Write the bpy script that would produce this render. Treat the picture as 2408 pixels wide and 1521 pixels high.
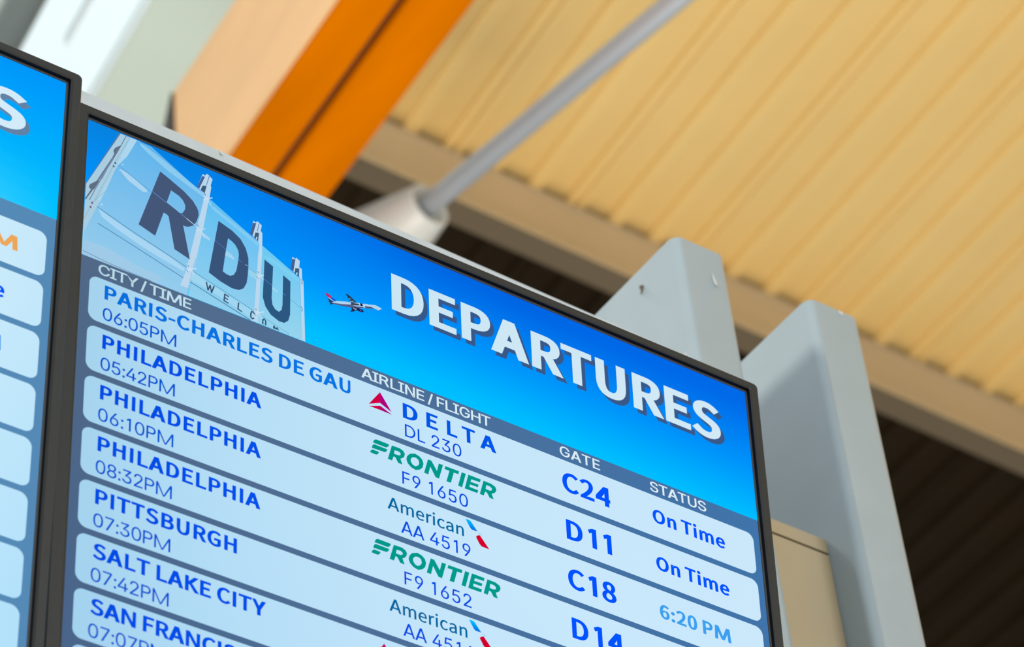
import bpy, bmesh, math, random
from mathutils import Vector, Matrix
from mathutils.geometry import tessellate_polygon

# ---------------------------------------------------------------- clear
for o in list(bpy.data.objects):
    bpy.data.objects.remove(o)
scene = bpy.context.scene
COL = scene.collection

# ---------------------------------------------------------------- camera
cam_data = bpy.data.cameras.new('camera')
cam_data.sensor_width = 36.0
cam_data.lens = 122.19
cam_data.clip_end = 200
cam_data.dof.use_dof = True
cam_data.dof.focus_distance = 3.42
cam_data.dof.aperture_fstop = 9.0
cam = bpy.data.objects.new('camera', cam_data)
COL.objects.link(cam)
cam.matrix_world = Matrix(((0.816188, -0.335839, -0.470159, 0.0),
                           (-0.570789, -0.594924, -0.565920, 0.0),
                           (-0.089651, 0.730259, -0.677263, 1.6),
                           (0, 0, 0, 1)))
scene.camera = cam

# ---------------------------------------------------------------- daylight, lamps, exposure
world = bpy.data.worlds.new('sky')
scene.world = world
world.use_nodes = True
wt = world.node_tree
wn = wt.nodes['Background']
wn.inputs[0].default_value = (0.90, 0.965, 1.0, 1)
# daylight: brightest overhead and behind the viewer, dimmer elsewhere
wtc = wt.nodes.new('ShaderNodeTexCoord')
wsp = wt.nodes.new('ShaderNodeSeparateXYZ')
wt.links.new(wtc.outputs['Generated'], wsp.inputs[0])


def wramp(sock, lo, hi, a, b):
    n = wt.nodes.new('ShaderNodeMapRange')
    n.interpolation_type = 'SMOOTHSTEP'
    for k, v in (('From Min', lo), ('From Max', hi), ('To Min', a), ('To Max', b)):
        n.inputs[k].default_value = v
    wt.links.new(sock, n.inputs['Value'])
    return n.outputs['Result']


wad = wt.nodes.new('ShaderNodeMath')
wt.links.new(wramp(wsp.outputs['Y'], -1.0, 0.6, 0.60, 0.26), wad.inputs[0])
wt.links.new(wramp(wsp.outputs['Z'], 0.5, 0.68, 0.0, 0.9), wad.inputs[1])
wt.links.new(wad.outputs[0], wn.inputs[1])


def lamp(name, kind, loc, target, energy, color, **kw):
    d = bpy.data.lights.new(name, kind)
    d.energy = energy
    d.color = color
    for k, v in kw.items():
        setattr(d, k, v)
    o = bpy.data.objects.new(name, d)
    COL.objects.link(o)
    o.location = loc
    o.rotation_euler = (Vector(target) - Vector(loc)).to_track_quat('-Z', 'Y').to_euler()
    return o


# unseen warm area light added low down to brighten the metal deck
lamp('deck_fill', 'AREA', (1.5, 4.5, 0.6), (7.0, 5.0, 9.7), 740, (1.0, 0.95, 0.84), shape='DISK', size=4.5)
lamp('upper_window', 'AREA', (-3.5, 3.0, 8.5), (6.8, 4.2, 9.7), 430, (1.0, 0.95, 0.86), shape='DISK', size=1.6)
# unseen area light added behind the viewer to light the post fronts
lamp('front_fill', 'AREA', (5.0, -10.5, 5.5), (2.2, 2.2, 4.0), 820, (0.92, 0.97, 1.0), shape='RECTANGLE', size=7.0, size_y=5.0)

vs = scene.view_settings
vs.view_transform = 'Standard'
vs.look = 'None'
vs.exposure = 0.0
vs.gamma = 1.0
vs.use_curve_mapping = False


# ---------------------------------------------------------------- helpers
def lin(c):
    r = []
    for v in c:
        v = max(0.0, min(255.0, v)) / 255.0
        r.append(v / 12.92 if v <= 0.04045 else ((v + 0.055) / 1.055) ** 2.4)
    return tuple(r)


def material(name, rgb, rough=0.5, metal=0.0, noise=0.0, scale=8.0, spec=0.5, bump=0.0, stretch=(1, 1, 1)):
    m = bpy.data.materials.new(name)
    m.use_nodes = True
    nt = m.node_tree
    b = nt.nodes['Principled BSDF']
    b.inputs['Roughness'].default_value = rough
    b.inputs['Metallic'].default_value = metal
    b.inputs['Specular IOR Level'].default_value = spec
    c = tuple(rgb) + (1,)
    b.inputs['Base Color'].default_value = c
    if noise or bump:
        tc = nt.nodes.new('ShaderNodeTexCoord')
        mp = nt.nodes.new('ShaderNodeMapping')
        mp.inputs['Scale'].default_value = stretch
        nz = nt.nodes.new('ShaderNodeTexNoise')
        nz.inputs['Scale'].default_value = scale
        nz.inputs['Detail'].default_value = 5
        nt.links.new(tc.outputs['Object'], mp.inputs[0])
        nt.links.new(mp.outputs[0], nz.inputs['Vector'])
        if noise:
            rp = nt.nodes.new('ShaderNodeValToRGB')
            rp.color_ramp.elements[0].position = 0.3
            rp.color_ramp.elements[1].position = 0.7
            rp.color_ramp.elements[0].color = tuple(v * (1 - noise) for v in rgb) + (1,)
            rp.color_ramp.elements[1].color = tuple(min(1, v * (1 + noise)) for v in rgb) + (1,)
            nt.links.new(nz.outputs['Fac'], rp.inputs[0])
            nt.links.new(rp.outputs[0], b.inputs['Base Color'])
        if bump:
            bp = nt.nodes.new('ShaderNodeBump')
            bp.inputs['Strength'].default_value = bump
            nt.links.new(nz.outputs['Fac'], bp.inputs['Height'])
            nt.links.new(bp.outputs[0], b.inputs['Normal'])
    return m


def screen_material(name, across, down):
    """A lit LCD: the picture colours (attribute Col) times fixed tone ramps across and down the panel."""
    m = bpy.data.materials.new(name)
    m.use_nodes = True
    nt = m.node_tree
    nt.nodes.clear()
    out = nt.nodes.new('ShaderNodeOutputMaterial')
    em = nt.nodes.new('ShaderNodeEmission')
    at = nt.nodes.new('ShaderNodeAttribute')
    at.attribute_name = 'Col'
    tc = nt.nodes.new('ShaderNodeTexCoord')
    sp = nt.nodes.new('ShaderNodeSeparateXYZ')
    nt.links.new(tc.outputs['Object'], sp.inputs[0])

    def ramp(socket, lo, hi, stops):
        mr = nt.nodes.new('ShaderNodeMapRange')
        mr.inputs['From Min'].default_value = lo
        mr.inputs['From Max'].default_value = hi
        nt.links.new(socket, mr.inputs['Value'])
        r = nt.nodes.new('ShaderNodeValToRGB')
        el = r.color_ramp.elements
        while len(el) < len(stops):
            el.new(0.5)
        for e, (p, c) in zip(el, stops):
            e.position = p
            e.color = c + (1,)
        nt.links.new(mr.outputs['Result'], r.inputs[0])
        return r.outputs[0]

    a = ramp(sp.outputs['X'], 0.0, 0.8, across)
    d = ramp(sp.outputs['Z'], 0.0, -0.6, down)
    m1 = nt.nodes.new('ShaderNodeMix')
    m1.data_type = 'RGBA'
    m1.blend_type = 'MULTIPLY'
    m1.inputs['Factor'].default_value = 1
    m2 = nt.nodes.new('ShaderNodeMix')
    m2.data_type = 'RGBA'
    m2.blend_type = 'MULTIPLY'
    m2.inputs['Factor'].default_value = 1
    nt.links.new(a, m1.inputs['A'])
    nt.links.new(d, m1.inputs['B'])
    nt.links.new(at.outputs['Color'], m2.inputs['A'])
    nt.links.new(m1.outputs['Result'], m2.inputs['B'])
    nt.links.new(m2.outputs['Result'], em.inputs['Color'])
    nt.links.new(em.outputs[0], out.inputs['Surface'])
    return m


def link(name, mesh, parent=None, mat=None):
    o = bpy.data.objects.new(name, mesh)
    COL.objects.link(o)
    if mat is not None:
        for x in (mat if isinstance(mat, (list, tuple)) else (mat,)):
            mesh.materials.append(x)
    if parent is not None:
        o.parent = parent
    return o


def from_bm(name, bm, parent=None, mat=None, smooth=False):
    me = bpy.data.meshes.new(name)
    bmesh.ops.recalc_face_normals(bm, faces=bm.faces)
    bm.to_mesh(me)
    bm.free()
    if smooth:
        for p in me.polygons:
            p.use_smooth = True
    return link(name, me, parent, mat)


def tag(o, label, category, group=None, kind=None):
    o['label'] = label
    o['category'] = category
    if group:
        o['group'] = group
    if kind:
        o['kind'] = kind
    return o


def empty(name, loc):
    o = bpy.data.objects.new(name, None)
    o.empty_display_size = 0.1
    COL.objects.link(o)
    o.location = loc
    return o


def prism(bm, base, ext, mat_index=0):
    """Solid from a polygon (list of Vectors) pushed along ext."""
    a = [bm.verts.new(p) for p in base]
    b = [bm.verts.new(p + ext) for p in base]
    fs = [bm.faces.new(a[::-1]), bm.faces.new(b)]
    n = len(a)
    for i in range(n):
        fs.append(bm.faces.new((a[i], a[(i + 1) % n], b[(i + 1) % n], b[i])))
    for f in fs:
        f.material_index = mat_index
    return fs


def box(bm, x0, x1, y0, y1, z0, z1, mi=0):
    return prism(bm, [Vector((x0, y0, z0)), Vector((x1, y0, z0)), Vector((x1, y1, z0)), Vector((x0, y1, z0))],
                 Vector((0, 0, z1 - z0)), mi)


def axis_frame(d):
    d = d.normalized()
    a = d.cross(Vector((0, 0, 1)))
    if a.length < 1e-4:
        a = Vector((1, 0, 0))
    a.normalize()
    return d, a, d.cross(a).normalized()


def lathe(bm, p0, d, prof, n=40, mi=0, cap=True):
    """prof: list of (distance along axis, radius)."""
    d, a, b = axis_frame(d)
    rings = []
    for t, r in prof:
        rings.append([bm.verts.new(p0 + d * t + (a * math.cos(2 * math.pi * k / n) + b * math.sin(2 * math.pi * k / n)) * r)
                      for k in range(n)])
    for r0, r1 in zip(rings, rings[1:]):
        for k in range(n):
            f = bm.faces.new((r0[k], r0[(k + 1) % n], r1[(k + 1) % n], r1[k]))
            f.material_index = mi
    if cap:
        bm.faces.new(rings[0][::-1]).material_index = mi
        bm.faces.new(rings[-1]).material_index = mi


# ---------------------------------------------------------------- lettering (outlines, cap height 700)
BOLD_OUTLINES={'P':(605,[[[96,0,96,233,126,0],[184,0,155,0,184,93],[184,279,184,186,223,279],[300,279,261,279,454,279],[558,495,558,347,558,647],[296,700,453,700,230,700],[96,700,163,700,96,467]],[[184,350,219,350,184,443],[184,628,184,536,218,628],[285,628,251,628,408,628],[470,495,470,597,470,394],[288,350,412,350,254,350]]]),'R':(606,[[[184,368,223,368,184,455],[184,628,184,541,223,628],[302,628,263,628,412,628],[472,504,472,596,472,413],[302,368,412,368,263,368]],[[480,0,424,99,513,0],[580,0,547,0,520,102],[402,307,461,204,497,329],[560,504,560,394,560,649],[315,700,457,700,242,700],[96,700,169,700,96,467],[96,0,96,233,126,0],[184,0,155,0,184,99],[184,297,184,198,226,297],[310,297,268,297,367,198]]]),'I':(280,[[[96,0,96,233,126,0],[184,0,155,0,184,233],[184,700,184,467,155,700],[96,700,126,700,96,467]]]),'S':(569,[[[290,-12,191,-12,436,-12],[528,186,528,75,528,290],[384,373,465,338,351,388],[285,416,318,402,230,439],[168,534,168,465,168,596],[299,635,220,635,364,635],[458,570,415,610,474,589],[504,626,489,608,456,677],[299,712,382,712,172,712],[78,527,78,635,78,425],[221,348,156,375,254,333],[321,304,287,318,388,274],[438,179,438,251,438,111],[291,65,384,65,219,65],[98,152,148,99,81,131],[46,91,63,111,106,28]]]),'C':(609,[[[360,-12,185,-12,451,-12],[575,88,520,24,559,107],[526,144,542,125,481,95],[364,65,431,65,230,65],[146,352,146,176,146,527],[367,635,235,635,427,635],[510,569,473,608,526,588],[558,626,542,607,518,671],[366,712,451,712,188,712],[55,350,55,576,55,122]]]),'H':(695,[[[96,0,96,233,126,0],[184,0,155,0,184,110],[184,330,184,220,293,330],[511,330,402,330,511,220],[511,0,511,110,541,0],[600,0,570,0,600,233],[600,700,600,467,570,700],[511,700,541,700,511,602],[511,407,511,505,402,407],[184,407,293,407,184,505],[184,700,184,602,155,700],[96,700,126,700,96,467]]]),'L':(519,[[[96,0,96,233,228,0],[491,0,359,0,491,25],[491,75,491,50,389,75],[184,75,286,75,184,284],[184,700,184,492,155,700],[96,700,126,700,96,467]]]),'E':(562,[[[96,0,96,233,234,0],[510,0,372,0,510,25],[510,75,510,50,401,75],[184,75,293,75,184,160],[184,330,184,245,273,330],[450,330,361,330,450,356],[450,406,450,381,361,406],[184,406,273,406,184,479],[184,626,184,552,289,626],[499,626,394,626,499,650],[499,700,499,675,365,700],[96,700,231,700,96,467]]]),'D':(657,[[[96,0,96,233,156,0],[275,0,216,0,486,0],[601,352,601,131,601,576],[271,700,486,700,213,700],[96,700,155,700,96,467]],[[184,73,211,73,184,258],[184,628,184,443,211,628],[264,628,237,628,429,628],[510,352,510,530,510,176],[264,73,429,73,237,73]]]),'G':(658,[[[371,-12,187,-12,465,-12],[587,69,542,22,587,167],[587,363,587,265,511,363],[357,363,434,363,357,338],[357,289,357,314,407,289],[506,289,456,289,506,228],[506,106,506,167,478,80],[380,65,430,65,230,65],[146,352,146,176,146,527],[379,635,238,635,449,635],[530,569,495,605,546,588],[578,626,562,607,538,668],[376,712,474,712,191,712],[55,350,55,576,55,122]]]),'U':(689,[[[345,-12,202,-12,487,-12],[596,288,596,64,596,426],[596,700,596,563,568,700],[511,700,539,700,511,562],[511,286,511,424,511,118],[345,65,437,65,253,65],[181,286,181,118,181,424],[181,700,181,562,152,700],[94,700,123,700,94,563],[94,288,94,426,94,64]]]),'T':(572,[[[242,0,242,209,271,0],[330,0,301,0,330,209],[330,626,330,417,401,626],[542,626,472,626,542,650],[542,700,542,675,371,700],[30,700,201,700,30,675],[30,626,30,650,100,626],[242,626,171,626,242,417]]]),'K':(617,[[[96,0,96,233,126,0],[184,0,155,0,184,74],[184,222,184,148,224,269],[305,365,265,317,375,243],[515,0,445,122,548,0],[613,0,580,0,529,145],[360,435,444,290,433,523],[580,700,506,612,546,700],[479,700,513,700,382,583],[186,349,284,466,186,349],[184,349,185,349,184,466],[184,700,184,583,155,700],[96,700,126,700,96,467]]]),'Y':(507,[[[209,0,209,90,238,0],[297,0,268,0,297,90],[297,271,297,181,367,414],[508,700,438,557,477,700],[416,700,447,700,386,634],[327,502,357,568,305,451],[256,349,281,401,255,349],[252,349,253,349,227,401],[183,502,206,451,153,568],[93,700,123,634,61,700],[-1,700,30,700,69,557],[209,271,139,414,209,181]]]),'F':(527,[[[96,0,96,233,126,0],[184,0,155,0,184,105],[184,314,184,209,273,314],[452,314,363,314,452,339],[452,389,452,364,363,389],[184,389,273,389,184,468],[184,626,184,547,289,626],[499,626,394,626,499,650],[499,700,499,675,365,700],[96,700,231,700,96,467]]]),'N':(690,[[[96,0,96,233,124,0],[180,0,152,0,180,123],[180,368,180,245,180,441],[169,586,173,516,170,586],[173,586,172,586,198,538],[248,442,223,490,333,295],[503,0,418,147,534,0],[594,0,564,0,594,233],[594,700,594,467,566,700],[510,700,538,700,510,579],[510,336,510,457,510,264],[522,115,517,184,521,115],[518,115,519,115,492,163],[442,259,467,211,357,406],[186,700,272,553,156,700],[96,700,126,700,96,467]]]),'O':(709,[[[354,-12,179,-12,530,-12],[653,352,653,128,653,577],[354,712,530,712,179,712],[55,352,55,577,55,128]],[[354,65,480,65,228,65],[146,352,146,178,146,527],[354,635,228,635,480,635],[562,352,562,527,562,178]]]),'B':(627,[[[96,0,96,233,171,0],[319,0,245,0,476,0],[584,205,584,68,584,301],[442,372,525,356,442,374],[442,377,442,376,508,398],[544,529,544,459,544,652],[304,700,445,700,235,700],[96,700,166,700,96,467]],[[184,403,219,403,184,479],[184,630,184,555,220,630],[292,630,256,630,402,630],[457,518,457,600,457,446],[288,403,409,403,254,403]],[[184,71,225,71,184,159],[184,334,184,246,225,334],[307,334,266,334,430,334],[498,208,498,295,498,114],[307,71,427,71,266,71]]]),'0':(530,[[[265,-12,132,-12,398,-12],[483,352,483,108,483,595],[265,712,398,712,132,712],[48,352,48,595,48,108]],[[265,58,345,58,186,58],[132,352,132,147,132,557],[265,644,186,644,345,644],[399,352,399,557,399,147]]]),'2':(530,[[[42,0,42,17,189,0],[482,0,336,0,482,25],[482,75,482,50,418,75],[288,75,353,75,253,75],[174,69,210,72,338,224],[449,507,449,367,449,631],[244,712,370,712,156,712],[38,610,95,672,55,594],[89,561,72,577,128,607],[234,642,177,642,321,642],[363,503,363,583,363,383],[42,52,262,244,42,34]]]),'3':(530,[[[251,-12,142,-12,376,-12],[477,187,477,62,477,284],[329,365,411,345,329,366],[329,370,329,368,403,395],[453,538,453,453,453,648],[248,712,367,712,168,712],[53,629,106,677,69,611],[100,574,85,592,140,614],[245,642,189,642,319,642],[364,531,364,598,364,456],[170,397,315,397,170,375],[170,330,170,353,332,330],[388,190,388,275,388,110],[245,60,329,60,166,60],[73,140,114,98,58,122],[28,84,43,103,74,33]]]),'5':(530,[[[250,-12,140,-12,368,-12],[479,227,479,74,479,382],[268,451,384,451,226,451],[163,423,195,440,169,491],[181,626,175,558,269,626],[445,626,357,626,445,650],[445,700,445,675,332,700],[105,700,218,700,97,591],[82,373,90,482,98,364],[129,344,113,354,169,371],[245,385,199,385,333,385],[391,225,391,326,391,123],[242,60,325,60,160,60],[70,138,109,97,55,118],[26,80,40,99,74,33]]]),'6':(530,[[[287,-12,154,-12,396,-12],[489,215,489,79,489,362],[294,435,413,435,240,435],[136,350,179,403,139,567],[316,641,219,641,358,641],[427,587,400,620,443,605],[477,641,460,623,437,683],[312,712,385,712,177,712],[53,334,53,608,53,103]],[[138,281,147,136,183,346],[280,370,237,370,365,370],[406,215,406,309,406,119],[287,56,354,56,200,56]]]),'8':(530,[[[267,-12,138,-12,398,-12],[486,168,486,67,486,265],[369,352,430,317,369,354],[369,357,369,356,410,390],[461,526,461,453,461,634],[269,711,389,711,160,711],[77,533,77,639,77,459],[172,371,121,407,172,370],[172,368,172,369,108,333],[44,174,44,267,44,66]],[[315,380,362,422,232,413],[157,533,157,450,157,601],[268,646,203,646,343,646],[387,521,387,591,387,470]],[[268,53,350,53,184,53],[121,181,121,107,121,248],[218,340,161,304,317,300],[403,171,403,265,403,101]]]),'9':(530,[[[224,-12,148,-12,355,-12],[478,380,478,96,478,603],[243,712,377,712,134,712],[42,485,42,622,42,341],[235,265,118,265,293,265],[396,350,353,299,390,134],[222,60,311,60,176,60],[103,114,134,80,87,95],[55,59,71,77,95,18]],[[395,424,386,568,349,357],[249,330,296,330,166,330],[124,485,124,392,124,582],[244,645,176,645,332,645]]]),':':(265,[[[133,372,97,372,167,372],[196,439,196,399,196,478],[133,506,167,506,97,506],[70,439,70,478,70,399]],[[133,-12,97,-12,167,-12],[196,53,196,14,196,94],[133,120,167,120,97,120],[70,53,70,94,70,14]]]),'-':(331,[[[44,234,44,256,125,234],[288,234,207,234,288,256],[288,301,288,279,207,301],[44,301,125,301,44,279]]]),' ':(214,[]),'n':(583,[[[88,0,88,173,117,0],[176,0,146,0,176,125],[176,376,176,251,227,429],[317,456,264,456,386,456],[415,317,415,414,415,211],[415,0,415,106,444,0],[502,0,473,0,502,110],[502,329,502,219,502,460],[344,532,453,532,273,532],[170,443,219,493,169,443],[168,443,169,443,165,468],[159,519,162,493,136,519],[88,519,112,519,88,346]]]),'i':(263,[[[88,0,88,173,117,0],[176,0,146,0,176,173],[176,519,176,346,146,519],[88,519,117,519,88,346]],[[132,626,97,626,166,626],[190,684,190,648,190,717],[132,740,166,740,97,740],[74,684,74,717,74,648]]]),'m':(884,[[[88,0,88,173,117,0],[176,0,146,0,176,125],[176,376,176,251,223,430],[306,456,266,456,371,456],[402,317,402,414,402,211],[402,0,402,106,431,0],[489,0,460,0,489,125],[489,376,489,251,538,430],[620,456,580,456,686,456],[716,317,716,414,716,211],[716,0,716,106,745,0],[803,0,774,0,803,110],[803,329,803,219,803,460],[647,532,753,532,583,532],[475,433,529,491,454,494],[331,532,412,532,269,532],[170,443,216,493,169,443],[168,443,169,443,165,468],[159,519,162,493,136,519],[88,519,112,519,88,346]]]),'e':(529,[[[298,-12,159,-12,368,-12],[468,40,423,11,458,60],[437,98,448,79,398,73],[308,57,358,57,209,57],[136,239,141,128,252,239],[485,239,369,239,487,252],[489,288,489,269,489,436],[282,532,414,532,163,532],[50,259,50,428,50,88]],[[135,301,227,301,145,404],[284,462,210,462,365,462],[413,301,413,406,320,301]]]),'r':(371,[[[88,0,88,173,117,0],[176,0,146,0,176,111],[176,333,176,222,210,421],[306,454,263,454,328,454],[356,445,339,451,362,470],[372,520,367,495,356,529],[317,532,340,532,260,532],[170,424,206,490,169,424],[168,424,169,424,165,456],[159,519,162,487,136,519],[88,519,112,519,88,346]]]),'c':(487,[[[292,-12,155,-12,354,-12],[460,53,414,12,448,72],[422,112,435,92,390,83],[300,60,348,60,204,60],[139,259,139,139,139,378],[303,458,208,458,343,458],[406,414,376,440,421,433],[450,471,435,452,414,503],[299,532,367,532,165,532],[50,259,50,432,50,87]]]),'a':(538,[[[207,-12,120,-12,271,-12],[379,62,329,21,380,62],[382,62,381,62,385,41],[390,0,387,21,414,0],[461,0,437,0,461,106],[461,319,461,213,461,448],[282,532,409,532,198,532],[78,464,125,495,89,444],[112,404,101,424,153,432],[267,459,207,459,352,459],[374,329,374,395,154,304],[56,135,56,247,56,41]],[[232,58,282,58,180,58],[140,140,140,81,140,207],[374,270,200,250,374,222],[374,126,374,174,324,81]]]),}
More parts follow.
